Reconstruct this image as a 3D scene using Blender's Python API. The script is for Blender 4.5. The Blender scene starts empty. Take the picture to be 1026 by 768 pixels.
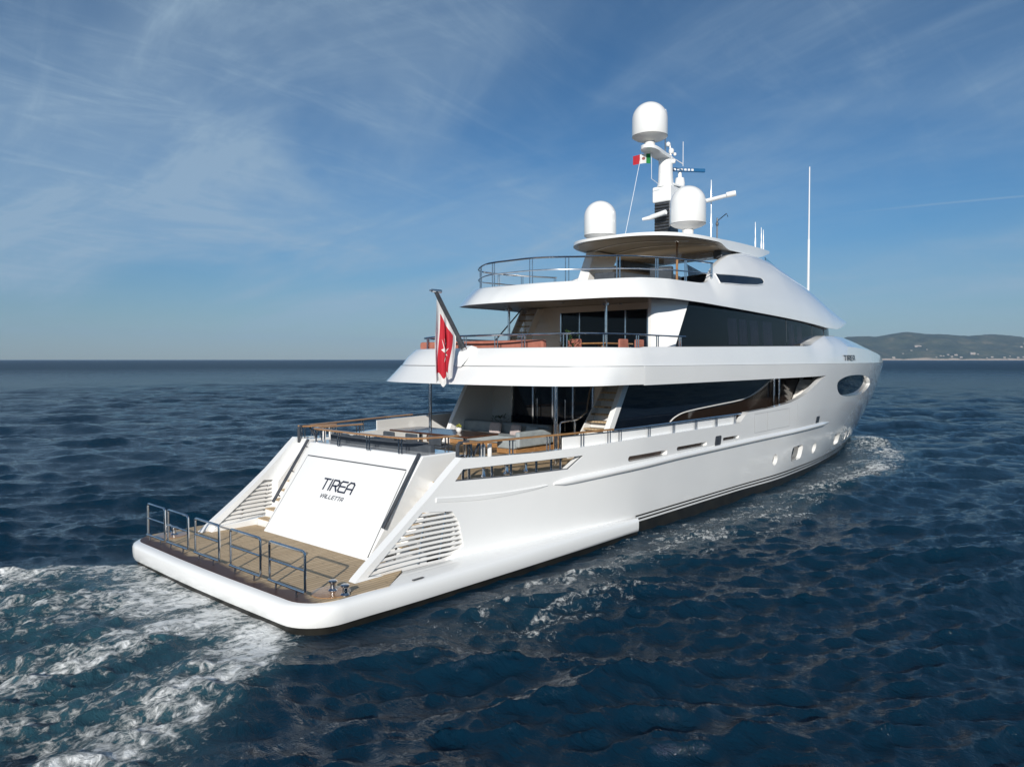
import bpy, bmesh, math, random
import numpy as np
from mathutils import Vector, Matrix, geometry
random.seed(7); rng = np.random.default_rng(11)
SC = bpy.context.scene
COL = SC.collection
R = math.radians

# ------------------------------------------------------------------ camera
# world = yacht axes: x towards the bow, y to port, z up, waterline z = 0
CAM = Vector((-11.09, -16.99, 5.60))
HEAD, PITCH = R(41.341), math.atan(24/735)
fw = Vector((math.cos(HEAD)*math.cos(PITCH), math.sin(HEAD)*math.cos(PITCH), -math.sin(PITCH)))
cd = bpy.data.cameras.new('camera'); cam = bpy.data.objects.new('camera', cd); COL.objects.link(cam)
cam.location = CAM; cam.rotation_euler = fw.to_track_quat('-Z', 'Y').to_euler()
cd.sensor_fit = 'HORIZONTAL'; cd.sensor_width = 36; cd.lens = 36*735/1026
cd.clip_start = .1; cd.clip_end = 60000
SC.camera = cam

# ------------------------------------------------------------------ light
SUN = Vector((-2.0, -1.30, .96)).normalized()          # towards the sun
sd = bpy.data.lights.new('sun', 'SUN'); sd.energy = 4.7; sd.angle = R(.5); sd.color = (1, .95, .87)
so = bpy.data.objects.new('sun', sd); COL.objects.link(so); so.rotation_euler = SUN.to_track_quat('Z', 'Y').to_euler()
so.location = (-30, -15, 30)
W = bpy.data.worlds.new('World'); SC.world = W; W.use_nodes = True
nt = W.node_tree; nt.nodes.clear()
def wn(t, **k):
    n = nt.nodes.new(t)
    for a, b in k.items(): setattr(n, a, b)
    return n
def wl(a, b): nt.links.new(a, b)
out = wn('ShaderNodeOutputWorld'); bg = wn('ShaderNodeBackground'); bg.inputs['Strength'].default_value = .060
sky = wn('ShaderNodeTexSky'); sky.sky_type = 'NISHITA'; sky.sun_disc = False
sky.sun_elevation = math.asin(SUN.z); sky.sun_rotation = math.atan2(SUN.x, SUN.y)
sky.air_density = 1.0; sky.dust_density = .15; sky.ozone_density = 3.0; sky.altitude = 0
tc = wn('ShaderNodeTexCoord')
sep = wn('ShaderNodeSeparateXYZ'); wl(tc.outputs['Generated'], sep.inputs[0])
def wmath(op, a, b=None, c=None, clamp=False):
    n = wn('ShaderNodeMath', operation=op, use_clamp=clamp)
    for i, v in enumerate((a, b, c)):
        if v is None: continue
        if isinstance(v, (int, float)): n.inputs[i].default_value = v
        else: wl(v, n.inputs[i])
    return n.outputs[0]
zc = wmath('MAXIMUM', sep.outputs['Z'], 0.0)
den = wmath('ADD', zc, .16)
px_ = wmath('DIVIDE', sep.outputs['X'], den); py_ = wmath('DIVIDE', sep.outputs['Y'], den)
cmb = wn('ShaderNodeCombineXYZ'); wl(px_, cmb.inputs[0]); wl(py_, cmb.inputs[1])
def cloud(rot, sx, sy, scale, detail, rough, dist, lo, hi, loc=(0, 0, 0)):
    m = wn('ShaderNodeMapping'); m.inputs['Rotation'].default_value = (0, 0, rot); m.inputs['Scale'].default_value = (sx, sy, 1)
    m.inputs['Location'].default_value = loc
    wl(cmb.outputs[0], m.inputs[0])
    n = wn('ShaderNodeTexNoise'); n.inputs['Scale'].default_value = scale; n.inputs['Detail'].default_value = detail
    n.inputs['Roughness'].default_value = rough; n.inputs['Distortion'].default_value = dist
    wl(m.outputs[0], n.inputs[0])
    r = wn('ShaderNodeMapRange', interpolation_type='SMOOTHSTEP'); r.inputs['From Min'].default_value = lo; r.inputs['From Max'].default_value = hi
    wl(n.outputs['Fac'], r.inputs['Value']); return r.outputs[0]
c1 = cloud(0, 1.0, .34, 1.25, 11, .62, 1.5, .40, .76, (.3, .2, 0))        # long combed wisps
c2 = cloud(0, .9, .55, .62, 5, .55, .8, .33, .60, (5.2, 1.7, 0))             # where there is cloud at all
c3 = cloud(R(20), .55, 2.1, 2.6, 11, .70, 1.2, .44, .84, (4, 1, 0))
wis = wmath('ADD', wmath('MULTIPLY', c1, .85), wmath('MULTIPLY', c3, .34))
wis = wmath('MULTIPLY', wis, wmath('ADD', wmath('MULTIPLY', c2, .85), .28))
side_ = wn('ShaderNodeMapRange', interpolation_type='SMOOTHSTEP'); side_.inputs['From Min'].default_value = -.75; side_.inputs['From Max'].default_value = .65
side_.inputs['To Min'].default_value = .42; side_.inputs['To Max'].default_value = 1.08; wl(wmath('SUBTRACT', sep.outputs['Y'], sep.outputs['X']), side_.inputs['Value'])    # thicker in the north-west
veil = wmath('ADD', wmath('MULTIPLY', c2, .42), .02)
# one thin vapour trail low on the right
ta_, tb_ = Vector((2.7608, 1.0127)), Vector((2.8877, 0.336)); td_ = (tb_-ta_).normalized(); tn_ = Vector((-td_.y, td_.x))
off_ = wmath('ABSOLUTE', wmath('SUBTRACT', wmath('ADD', wmath('MULTIPLY', px_, tn_.x), wmath('MULTIPLY', py_, tn_.y)), tn_.dot(ta_)))
alg_ = wmath('SUBTRACT', wmath('ADD', wmath('MULTIPLY', px_, td_.x), wmath('MULTIPLY', py_, td_.y)), td_.dot(ta_))
tw_ = wn('ShaderNodeMapRange', interpolation_type='SMOOTHSTEP'); tw_.inputs['From Min'].default_value = .016; tw_.inputs['From Max'].default_value = .002; wl(off_, tw_.inputs['Value'])
tl_ = wn('ShaderNodeMapRange', interpolation_type='SMOOTHSTEP'); tl_.inputs['From Min'].default_value = 0; tl_.inputs['From Max'].default_value = .7; wl(alg_, tl_.inputs['Value'])
trail = wmath('MULTIPLY', wmath('MULTIPLY', tw_.outputs[0], tl_.outputs[0]), wmath('ADD', wmath('MULTIPLY', c1, .3), .22))
cov = wmath('MINIMUM', wmath('ADD', wmath('MULTIPLY', wmath('ADD', wis, veil), side_.outputs[0]), trail), .75)
fade = wn('ShaderNodeMapRange', interpolation_type='SMOOTHSTEP'); fade.inputs['From Min'].default_value = .0; fade.inputs['From Max'].default_value = .10
wl(sep.outputs['Z'], fade.inputs['Value'])
cov = wmath('MULTIPLY', cov, fade.outputs[0])
mix = wn('ShaderNodeMix', data_type='RGBA'); wl(cov, mix.inputs[0]); 
tint = wn('ShaderNodeValToRGB'); wl(zc, tint.inputs[0]); te = tint.color_ramp.elements; tint.color_ramp.interpolation = 'EASE'
te[0].position = 0; te[0].color = (.62, .77, .93, 1); te[1].position = .43; te[1].color = (.34, .71, .96, 1)
q_ = te.new(.20); q_.color = (.50, .87, 1.13, 1)
skt = wn('ShaderNodeMix', data_type='RGBA', blend_type='MULTIPLY'); skt.inputs[0].default_value = 1; wl(sky.outputs[0], skt.inputs[6]); wl(tint.outputs[0], skt.inputs[7])
wl(skt.outputs[2], mix.inputs[6]); mix.inputs[7].default_value = (5.0, 6.9, 8.8, 1)
wl(mix.outputs[2], bg.inputs['Color']); wl(bg.outputs[0], out.inputs[0])
SC.view_settings.view_transform = 'Standard'; SC.view_settings.look = 'None'
SC.view_settings.exposure = .15; SC.view_settings.gamma = 1; SC.view_settings.use_curve_mapping = False
SC.cycles.max_bounces = 8; SC.cycles.transparent_max_bounces = 12; SC.cycles.volume_bounces = 0
SC.cycles.caustics_reflective = False; SC.cycles.caustics_refractive = False

# ------------------------------------------------------------------ materials
MATS = {}
def mat(name, col, rough=.5, metal=0, coat=0, spec=.5, ior=1.5):
    m = bpy.data.materials.new(name); m.use_nodes = True
    p = m.node_tree.nodes['Principled BSDF']
    p.inputs['Base Color'].default_value = (*col, 1); p.inputs['Roughness'].default_value = rough
    p.inputs['Metallic'].default_value = metal; p.inputs['Coat Weight'].default_value = coat; p.inputs['Coat Roughness'].default_value = .04
    p.inputs['Specular IOR Level'].default_value = spec; p.inputs['IOR'].default_value = ior
    MATS[name] = m; return m
def noise_col(m, c1, c2, scale=3, detail=5, coord='Object', stretch=(1, 1, 1), lo=.35, hi=.65, rough=None, bump=0):
    t = m.node_tree; p = t.nodes['Principled BSDF']
    tc = t.nodes.new('ShaderNodeTexCoord'); mp = t.nodes.new('ShaderNodeMapping'); mp.inputs['Scale'].default_value = stretch
    n = t.nodes.new('ShaderNodeTexNoise'); n.inputs['Scale'].default_value = scale; n.inputs['Detail'].default_value = detail
    r = t.nodes.new('ShaderNodeMapRange'); r.inputs['From Min'].default_value = lo; r.inputs['From Max'].default_value = hi
    x = t.nodes.new('ShaderNodeMix'); x.data_type = 'RGBA'; x.inputs[6].default_value = (*c1, 1); x.inputs[7].default_value = (*c2, 1)
    t.links.new(tc.outputs[coord], mp.inputs[0]); t.links.new(mp.outputs[0], n.inputs[0]); t.links.new(n.outputs['Fac'], r.inputs['Value'])
    t.links.new(r.outputs[0], x.inputs[0]); t.links.new(x.outputs[2], p.inputs['Base Color'])
    if rough:
        q = t.nodes.new('ShaderNodeMapRange'); q.inputs['To Min'].default_value = rough[0]; q.inputs['To Max'].default_value = rough[1]
        t.links.new(n.outputs['Fac'], q.inputs['Value']); t.links.new(q.outputs[0], p.inputs['Roughness'])
    if bump:
        b = t.nodes.new('ShaderNodeBump'); b.inputs['Strength'].default_value = bump; b.inputs['Distance'].default_value = .02
        t.links.new(n.outputs['Fac'], b.inputs['Height']); t.links.new(b.outputs[0], p.inputs['Normal'])
    return m
WHITE = noise_col(mat('white_gelcoat', (.8, .8, .79), .16, coat=1), (.81, .815, .81), (.78, .787, .785), .5, 5, rough=(.10, .20))
SOFTW = noise_col(mat('satin_white', (.72, .71, .69), .42), (.74, .73, .71), (.69, .68, .66), .9, 4)
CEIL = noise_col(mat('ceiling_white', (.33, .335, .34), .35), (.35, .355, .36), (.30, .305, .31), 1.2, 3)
GLASS = mat('dark_glass', (.005, .009, .017), .03, spec=.32)
BLACK = noise_col(mat('boot_black', (.012, .012, .011), .4), (.010, .010, .010), (.022, .021, .017), 2, 6)
CHROME = noise_col(mat('polished_steel', (.62, .62, .64), .12, metal=1), (.66, .66, .67), (.52, .53, .56), 6, 3)
DARKM = noise_col(mat('dark_metal', (.04, .045, .055), .3), (.035, .04, .05), (.06, .065, .075), 4, 3)
NAVY = mat('dark_lettering', (.03, .035, .06), .35)
VARN = noise_col(mat('varnished_wood', (.30, .15, .06), .28, coat=.5), (.38, .21, .09), (.25, .125, .05), 3, 6, stretch=(1, 6, 6))
DWOOD = noise_col(mat('dark_wood', (.07, .03, .018), .2, coat=.5), (.09, .04, .022), (.05, .022, .014), 3, 6, stretch=(2, 9, 9))
CUSH = noise_col(mat('grey_cushion', (.2, .23, .25), .85), (.30, .34, .36), (.25, .285, .305), 5, 4, bump=.3)
DCUSH = noise_col(mat('slate_cushion', (.045, .055, .07), .85), (.05, .06, .075), (.036, .045, .058), 6, 4, bump=.3)
PINK = noise_col(mat('pale_cushion', (.50, .42, .41), .9), (.53, .45, .44), (.45, .38, .37), 8, 4, bump=.3)
TERRA = noise_col(mat('terracotta_fabric', (.36, .13, .09), .85), (.38, .14, .10), (.31, .11, .075), 4, 5, bump=.3)
MAUVE = noise_col(mat('mauve_curtain', (.5, .3, .34), .9), (.55, .34, .38), (.42, .25, .28), 9, 2, stretch=(6, 6, .2))
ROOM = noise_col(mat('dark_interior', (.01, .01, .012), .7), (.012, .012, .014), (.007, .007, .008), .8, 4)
BROWN = noise_col(mat('brown_interior', (.10, .06, .045), .6), (.13, .08, .058), (.07, .04, .03), 1.0, 4)
RADAR = mat('radar_blue', (.012, .10, .24), .35)
LEAF = noise_col(mat('potted_leaf', (.035, .075, .02), .5), (.045, .09, .025), (.025, .05, .014), 14, 3)
def tinted():
    m = bpy.data.materials.new('tinted_window'); m.use_nodes = True; t = m.node_tree; t.nodes.clear()
    o = t.nodes.new('ShaderNodeOutputMaterial'); x = t.nodes.new('ShaderNodeMixShader'); f = t.nodes.new('ShaderNodeFresnel'); f.inputs[0].default_value = 1.36
    a = t.nodes.new('ShaderNodeBsdfTransparent'); a.inputs[0].default_value = (.55, .56, .62, 1)
    g = t.nodes.new('ShaderNodeBsdfGlossy'); g.inputs['Roughness'].default_value = .02
    t.links.new(f.outputs[0], x.inputs[0]); t.links.new(a.outputs[0], x.inputs[1]); t.links.new(g.outputs[0], x.inputs[2]); t.links.new(x.outputs[0], o.inputs[0])
    return m
TINT = tinted()
def clearglass():
    m = bpy.data.materials.new('clear_screen'); m.use_nodes = True; t = m.node_tree; t.nodes.clear()
    o = t.nodes.new('ShaderNodeOutputMaterial'); x = t.nodes.new('ShaderNodeMixShader'); f = t.nodes.new('ShaderNodeFresnel'); f.inputs[0].default_value = 1.45
    a = t.nodes.new('ShaderNodeBsdfTransparent'); a.inputs[0].default_value = (.55, .74, .78, 1)
    g = t.nodes.new('ShaderNodeBsdfGlossy'); g.inputs['Roughness'].default_value = .02
    t.links.new(f.outputs[0], x.inputs[0]); t.links.new(a.outputs[0], x.inputs[1]); t.links.new(g.outputs[0], x.inputs[2]); t.links.new(x.outputs[0], o.inputs[0])
    return m
CLEAR = clearglass()
def teak(name, wet):
    m = mat(name, (.3, .22, .14), .6); t = m.node_tree; p = t.nodes['Principled BSDF']
    N = t.nodes.new; L = t.links.new
    tc = N('ShaderNodeTexCoord'); sp = N('ShaderNodeSeparateXYZ'); L(tc.outputs['Object'], sp.inputs[0])
    def mt(op, a, b=None):
        n = N('ShaderNodeMath'); n.operation = op
        for i, v in enumerate((a, b)):
            if v is None: continue
            if isinstance(v, (int, float)): n.inputs[i].default_value = v
            else: L(v, n.inputs[i])
        return n.outputs[0]
    yy = mt('MULTIPLY', sp.outputs['Y'], 8); fr = mt('FRACT', yy); seam = mt('LESS_THAN', fr, .13)
    row = mt('FLOOR', yy); xx = mt('FRACT', mt('ADD', mt('MULTIPLY', sp.outputs['X'], .55), mt('MULTIPLY', row, .37))); butt = mt('LESS_THAN', xx, .008)
    seam = mt('MAXIMUM', seam, butt)
    wnz = N('ShaderNodeTexWhiteNoise'); wnz.noise_dimensions = '1D'; L(row, wnz.inputs['W'])
    gn = N('ShaderNodeTexNoise'); gn.inputs['Scale'].default_value = 2.5; gn.inputs['Detail'].default_value = 7
    mp = N('ShaderNodeMapping'); mp.inputs['Scale'].default_value = (1, 7, 1); L(tc.outputs['Object'], mp.inputs[0]); L(mp.outputs[0], gn.inputs[0])
    big = N('ShaderNodeTexNoise'); big.inputs['Scale'].default_value = .9; big.inputs['Detail'].default_value = 5; L(tc.outputs['Object'], big.inputs[0])
    f1 = mt('ADD', mt('MULTIPLY', gn.outputs['Fac'], .6), mt('MULTIPLY', wnz.outputs['Value'], .4))
    x1 = N('ShaderNodeMix'); x1.data_type = 'RGBA'; L(f1, x1.inputs[0]); x1.inputs[6].default_value = (.38, .27, .155, 1); x1.inputs[7].default_value = (.57, .43, .27, 1)
    last = x1.outputs[2]
    if wet:   # the aft edge is soaked by the wake
        e = mt('ADD', mt('MULTIPLY', mt('ADD', sp.outputs['X'], 2.42), -2.6), mt('MULTIPLY', mt('SUBTRACT', big.outputs['Fac'], .5), 3.2))
        r = N('ShaderNodeMapRange'); r.inputs['From Min'].default_value = .0; r.inputs['From Max'].default_value = .55; L(e, r.inputs['Value'])
        x2 = N('ShaderNodeMix'); x2.data_type = 'RGBA'; L(r.outputs[0], x2.inputs[0]); L(last, x2.inputs[6]); x2.inputs[7].default_value = (.055, .020, .011, 1); last = x2.outputs[2]
        rr = N('ShaderNodeMapRange'); rr.inputs['To Min'].default_value = .62; rr.inputs['To Max'].default_value = .45; L(r.outputs[0], rr.inputs['Value']); L(rr.outputs[0], p.inputs['Roughness'])
    x3 = N('ShaderNodeMix'); x3.data_type = 'RGBA'; L(mt('MULTIPLY', seam, .8), x3.inputs[0]); L(last, x3.inputs[6]); x3.inputs[7].default_value = (.03, .026, .022, 1)
    L(x3.outputs[2], p.inputs['Base Color'])
    return m
TEAK = teak('teak_deck', False); WTEAK = teak('wet_teak_deck', True)

# ------------------------------------------------------------------ mesh helpers
class MB:
    def __init__(s): s.v = []; s.f = []
    def add(s, vs, fs):
        o = len(s.v); s.v += [tuple(v) for v in vs]; s.f += [tuple(i+o for i in f) for f in fs]; return s
    def box(s, x0, x1, y0, y1, z0, z1):
        return s.add([(x, y, z) for x in (x0, x1) for y in (y0, y1) for z in (z0, z1)],
                     [(0, 1, 3, 2), (4, 6, 7, 5), (0, 4, 5, 1), (2, 3, 7, 6), (0, 2, 6, 4), (1, 5, 7, 3)])
    def obox(s, c, ax, ay, az):   # oriented box, half-axes
        c, ax, ay, az = map(Vector, (c, ax, ay, az))
        return s.add([c+i*ax+j*ay+k*az for i in (-1, 1) for j in (-1, 1) for k in (-1, 1)],
                     [(0, 1, 3, 2), (4, 6, 7, 5), (0, 4, 5, 1), (2, 3, 7, 6), (0, 2, 6, 4), (1, 5, 7, 3)])
    def tube(s, pts, r, n=8, closed=False):
        P = [Vector(p) for p in pts]; m = len(P); rs = [float(q) for q in r] if isinstance(r, (list, tuple)) else [float(r)]*m
        up = Vector((0, 0, 1)); rings = []
        prev = None
        for i in range(m):
            a = P[(i-1) % m] if (closed or i > 0) else P[i]; b = P[(i+1) % m] if (closed or i < m-1) else P[i]
            d = (b-a).normalized()
            if prev is None:
                u = up if abs(d.z) < .95 else Vector((1, 0, 0)); nrm = (u-d*u.dot(d)).normalized()
            else: nrm = (prev-d*prev.dot(d)).normalized()
            prev = nrm; bn = d.cross(nrm)
            rings.append([P[i]+rs[i]*(math.cos(2*math.pi*k/n)*nrm+math.sin(2*math.pi*k/n)*bn) for k in range(n)])
        return s.loft(rings, ring_closed=True, closed=closed, caps=not closed)
    def loft(s, rings, ring_closed=False, closed=False, caps=False):
        n = len(rings[0]); m = len(rings); vs = [p for r in rings for p in r]; fs = []
        for i in range(m if closed else m-1):
            for k in range(n if ring_closed else n-1):
                a = i*n+k; b = i*n+(k+1) % n; c = ((i+1) % m)*n+(k+1) % n; d = ((i+1) % m)*n+k; fs.append((a, b, c, d))
        if caps: fs.append(tuple(reversed(range(n)))); fs.append(tuple((m-1)*n+k for k in range(n)))
        return s.add(vs, fs)
    def prism(s, poly, fn, a, b):   # fn(u,v,w) -> xyz
        n = len(poly); vs = [fn(u, v, a) for u, v in poly]+[fn(u, v, b) for u, v in poly]
        fs = [tuple(reversed(range(n))), tuple(range(n, 2*n))]+[(k, (k+1) % n, n+(k+1) % n, n+k) for k in range(n)]
        return s.add(vs, fs)
    def lathe(s, prof, c, n=32):
        c = Vector(c); rings = [[c+Vector((r*math.cos(2*math.pi*k/n), r*math.sin(2*math.pi*k/n), z)) for k in range(n)] for r, z in prof]
        return s.loft(rings, ring_closed=True, caps=True)
    def mesh(s, name):
        me = bpy.data.meshes.new(name); me.from_pydata(s.v, [], s.f); me.validate()
        bm = bmesh.new(); bm.from_mesh(me); bmesh.ops.remove_doubles(bm, verts=bm.verts, dist=1e-5); bmesh.ops.recalc_face_normals(bm, faces=bm.faces); bm.to_mesh(me); bm.free()
        return me
def link(name, me, m, parent=None, smooth=35):
    o = bpy.data.objects.new(name, me); COL.objects.link(o); me.materials.append(m)
    if smooth:
        me.shade_smooth(); me.set_sharp_from_angle(angle=R(smooth))
    if parent: o.parent = parent
    return o
def part(name, mb, m, parent=None, smooth=35, bevel=0, sub=0, label=None):
    o = link(name, mb.mesh(name), m, parent, smooth)
    if bevel:
        b = o.modifiers.new('bevel', 'BEVEL'); b.width = bevel; b.segments = 3; b.limit_method = 'ANGLE'; b.harden_normals = True
    if sub:
        q = o.modifiers.new('sub', 'SUBSURF'); q.levels = sub; q.render_levels = sub
    if label: o['label'] = label
    return o
def thing(name, label, cat, loc=(0, 0, 0), rz=0, group=None):
    o = bpy.data.objects.new(name, None); COL.objects.link(o); o.empty_display_size = .3
    o.location = loc; o.rotation_euler = (0, 0, rz); tag(o, label, cat, group); return o
def tag(o, label, cat, group=None, kind=None):
    if label: o['label'] = label
    if cat: o['category'] = cat
    if group: o['group'] = group
    if kind: o['kind'] = kind
    return o
def dup(root, loc, rz, label=None, group=None):
    r = root.copy(); COL.objects.link(r); r.location = loc; r.rotation_euler = (0, 0, rz)
    if label: r['label'] = label
    if group: r['group'] = group
    for ch in list(root.children):
        c = ch.copy(); COL.objects.link(c); c.parent = r
        for g in list(ch.children):
            d = g.copy(); COL.objects.link(d); d.parent = c
    return r
def arc(cx, cy, r, a0, a1, n): return [(cx+r*math.cos(R(a0+(a1-a0)*i/n)), cy+r*math.sin(R(a0+(a1-a0)*i/n))) for i in range(n+1)]
def inpoly(x, y, poly):
    c = False; n = len(poly); j = n-1
    for i in range(n):
        xi, yi = poly[i]; xj, yj = poly[j]
        if (yi > y) != (yj > y) and x < (xj-xi)*(y-yi)/(yj-yi)+xi: c = not c
        j = i
    return c
def densify(poly, step, closed=True):
    o = []; n = len(poly)
    for i in range(n if closed else n-1):
        a = poly[i]; b = poly[(i+1) % n]; k = max(1, int(math.hypot(b[0]-a[0], b[1]-a[1])/step))
        o += [(a[0]+(b[0]-a[0])*t/k, a[1]+(b[1]-a[1])*t/k) for t in range(k)]
    if not closed: o.append(poly[-1])
    return o
def smoothpoly(pts, n=6, closed=True):   # Catmull-Rom through the points
    o = []; m = len(pts)
    for i in range(m if closed else m-1):
        g = (lambda k: pts[k % m]) if closed else (lambda k: pts[max(0, min(m-1, k))])
        p0, p1, p2, p3 = g(i-1), g(i), g(i+1), g(i+2)
        for k in range(n):
            t = k/n
            o.append(tuple(.5*((2*b)+(c-a)*t+(2*a-5*b+4*c-d)*t*t+(-a+3*b-3*c+d)*t**3) for a, b, c, d in zip(p0, p1, p2, p3)))
    if not closed: o.append(tuple(pts[-1]))
    return o
def sheet(outer, holes, gx, gz, step=.3):
    """triangulate a polygon with holes in a plane, with inner grid points"""
    loops = [densify(outer, step)]+[densify(h, step*.5) for h in holes]
    vs = []; es = []
    for lp in loops:
        o = len(vs); vs += [Vector(p) for p in lp]; es += [(o+i, o+(i+1) % len(lp)) for i in range(len(lp))]
    xs = [p[0] for p in outer]; zs = [p[1] for p in outer]
    edgepts = np.array([(v.x, v.y) for v in vs])
    for x in np.arange(min(xs)+gx/2, max(xs), gx):
        for z in np.arange(min(zs)+gz/2, max(zs), gz):
            if inpoly(x, z, outer) and not any(inpoly(x, z, h) for h in holes):
                dd = np.hypot((edgepts[:, 0]-x), (edgepts[:, 1]-z)).min()
                if dd > min(gx, gz)*.4: vs.append(Vector((x, z)))
    V, E, F, _, _, _ = geometry.delaunay_2d_cdt(vs, es, [], 0, 1e-6)
    tri = []
    for f in F:
        cx = sum(V[i].x for i in f)/len(f); cz = sum(V[i].y for i in f)/len(f)
        if inpoly(cx, cz, outer) and not any(inpoly(cx, cz, h) for h in holes): tri.append(tuple(f))
    return [(v.x, v.y) for v in V], tri
def pchip(xs, ys):
    n = len(xs); h = [xs[i+1]-xs[i] for i in range(n-1)]; d = [(ys[i+1]-ys[i])/h[i] for i in range(n-1)]
    m = [0.0]*n
    for i in range(1, n-1):
        if d[i-1]*d[i] > 0:
            w1 = 2*h[i]+h[i-1]; w2 = h[i]+2*h[i-1]; m[i] = (w1+w2)/(w1/d[i-1]+w2/d[i])
    m[0] = d[0]; m[-1] = d[-1]
    def f(x):
        if x <= xs[0]: return ys[0]
        if x >= xs[-1]: return ys[-1]
        i = 0
        while x > xs[i+1]: i += 1
        t = (x-xs[i])/h[i]
        return ((1+2*t)*(1-t)**2*ys[i]+t*(1-t)**2*h[i]*m[i]+t*t*(3-2*t)*ys[i+1]+t*t*(t-1)*h[i]*m[i+1])
    return f
def sm(t): t = max(0, min(1, t)); return t*t*(3-2*t)

# ------------------------------------------------------------------ sea, sky air and hills
def vnoise(x, y, seed=0):
    r = np.random.default_rng(seed); T = r.random((256, 256))
    xi = np.floor(x).astype(int); yi = np.floor(y).astype(int); fx = x-xi; fy = y-yi
    fx = fx*fx*(3-2*fx); fy = fy*fy*(3-2*fy)
    g = lambda a, b: T[a % 256, b % 256]
    return (g(xi, yi)*(1-fx)+g(xi+1, yi)*fx)*(1-fy)+(g(xi, yi+1)*(1-fx)+g(xi+1, yi+1)*fx)*fy
def fbm(x, y, oct=5, seed=0, gain=.5):
    s = 0; a = 1; t = 0
    for k in range(oct):
        s = s+a*vnoise(x*2**k+17.3*k, y*2**k+5.1*k, seed+k); t += a; a *= gain
    return s/t
def axis(lo, hi, s, far, ratio):
    def run(x, sg):
        o = []; d = s
        while abs(x) < far:
            d = min(d*(ratio if d < 1.1 else 1.06), 420); x += sg*d; o.append(x)
        return o
    a = list(np.arange(lo, hi, s))
    return np.array(run(lo, -1)[::-1]+a+run(a[-1], 1))
def build_water():
    X = axis(-11, 9, .072, 11800, 1.0085); Yv = axis(-16.5, 1, .072, 11800, 1.0085)
    gx = np.gradient(X); gy = np.gradient(Yv)
    x, y = np.meshgrid(X, Yv, indexing='ij'); sp = np.maximum(*np.meshgrid(gx, gy, indexing='ij'))
    z = np.zeros_like(x); ox = np.zeros_like(x); oy = np.zeros_like(x)
    r = np.random.default_rng(3)
    main = R(41+190)
    for k in range(84):
        lam = .26*(16/.26)**((k+.5)/84)
        th = main+r.normal(0, .50 if lam < 1.2 else .40)
        slope = float(np.interp(math.log(lam), [math.log(q) for q in (.4, 1.0, 2.5, 4.5, 8, 16)], [.120, .064, .042, .038, .026, .008]))
        a = slope*lam/(2*math.pi)
        att = np.clip((lam/sp-2.2)/2.0, 0, 1)
        kx, ky = 2*math.pi/lam*math.cos(th), 2*math.pi/lam*math.sin(th)
        ph = kx*x+ky*y+r.random()*6.28
        c = np.cos(ph); s = np.sin(ph)
        z += att*a*c; q = .95
        ox -= att*a*q*math.cos(th)*s; oy -= att*a*q*math.sin(th)*s
    env = .65+.7*fbm(x/9, y/9, 3, 5)
    z *= env
    hullb = np.clip((np.abs(y)-4.6)/2.2, 0, 1)*(x < 36)+(x >= 36)*np.clip((np.abs(y)-np.interp(x, [36, 46], [2.6, .2]))/2.0, 0, 1)
    hullb = np.where((x > -4.5) & (x < 47), hullb, np.clip(np.maximum(-4.5-x, x-47)/2.0, 0, 1)); hullb = np.maximum(hullb, np.clip((np.abs(y)-4.6)/2.2, 0, 1))
    z *= .30+.70*hullb
    # ---- wake and bow wave
    foam = np.zeros_like(x); turb = np.zeros_like(x)
    t = np.clip(-(x+2.3), 0, None); wd = 4.3+.74*t*np.exp(-t/60)
    u = np.abs(y)/wd; inside = (x < -2.0)
    wig = (fbm(x/2.2, y/2.2, 4, 21)-.5)*.28
    edge = np.clip((1.06+wig*1.5-u)/.34, 0, 1)
    lane = .47+.32*np.exp(-((u-.80)/.17)**2)+.16*np.exp(-((u-.28)/.15)**2)
    mott = (fbm(x/3.6+y*.12, y/.95, 5, 31)-.5)*1.15
    st = inside*edge*np.clip(lane+mott*.85, 0, 1)*np.exp(-t/55)
    near = np.exp(-((x+3.4)/1.1)**2)*(np.abs(y) < 4.4)*.15
    foam = np.maximum(foam, st+near*inside); turb = np.maximum(turb, inside*edge*np.exp(-t/50))
    yc = np.interp(x, [-4, 4, 12, 20, 28, 34, 40, 44.5, 46.5], [6.6, 6.3, 6.2, 6.3, 6.2, 5.6, 3.6, 1.5, .4])
    wb = np.interp(x, [-4, 4, 12, 20, 28, 34, 40, 44.5, 46.5], [.9, .9, 1.0, 1.3, 1.5, 1.6, 1.4, 1.0, .5])
    st2 = np.interp(x, [-6, 0, 6, 14, 22, 30, 38, 45, 46.8], [.0, .26, .40, .46, .52, .60, .70, .76, 0])
    d = (np.abs(y)-yc)/wb
    bw = st2*np.exp(-d*d*np.where(d > 0, 1.0, np.where(x > 24, .45, .6)))+(fbm(x/2.4, y/1.1, 5, 41)-.5)*1.15*st2*np.exp(-d*d*.35)
    side = .60*np.exp(-((np.abs(y)-6.4)/2.2)**2)*np.interp(x, [-4, 1, 8, 18, 26, 32], [0, .9, 1, .85, .5, 0])*np.clip((fbm(x/2.0+y*.5, y/.55, 5, 71)-.38)/.22, 0, 1)
    foam = np.maximum(foam, side)
    foam = np.maximum(foam, np.clip(bw, 0, 1)); turb = np.maximum(turb, st2*np.exp(-d*d*.6)*.8)
    # froth close along the plating
    tn = fbm(x/.55, y/.55, 4, 51)-.5; tb = fbm(x/1.9, y/1.5, 4, 61)-.5
    z += turb*(tn*.28+tb*.36)+np.clip(bw, 0, 1)*.22+st*.10
    z += np.exp(-((x+3.2)/1.4)**2)*0
    z *= 1-.80*np.clip((5.1-np.abs(y))/.7, 0, 1)*np.clip((x+5.2)/1.7, 0, 1)*(x < 1)
    me = bpy.data.meshes.new('water'); nx, ny = x.shape
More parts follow.
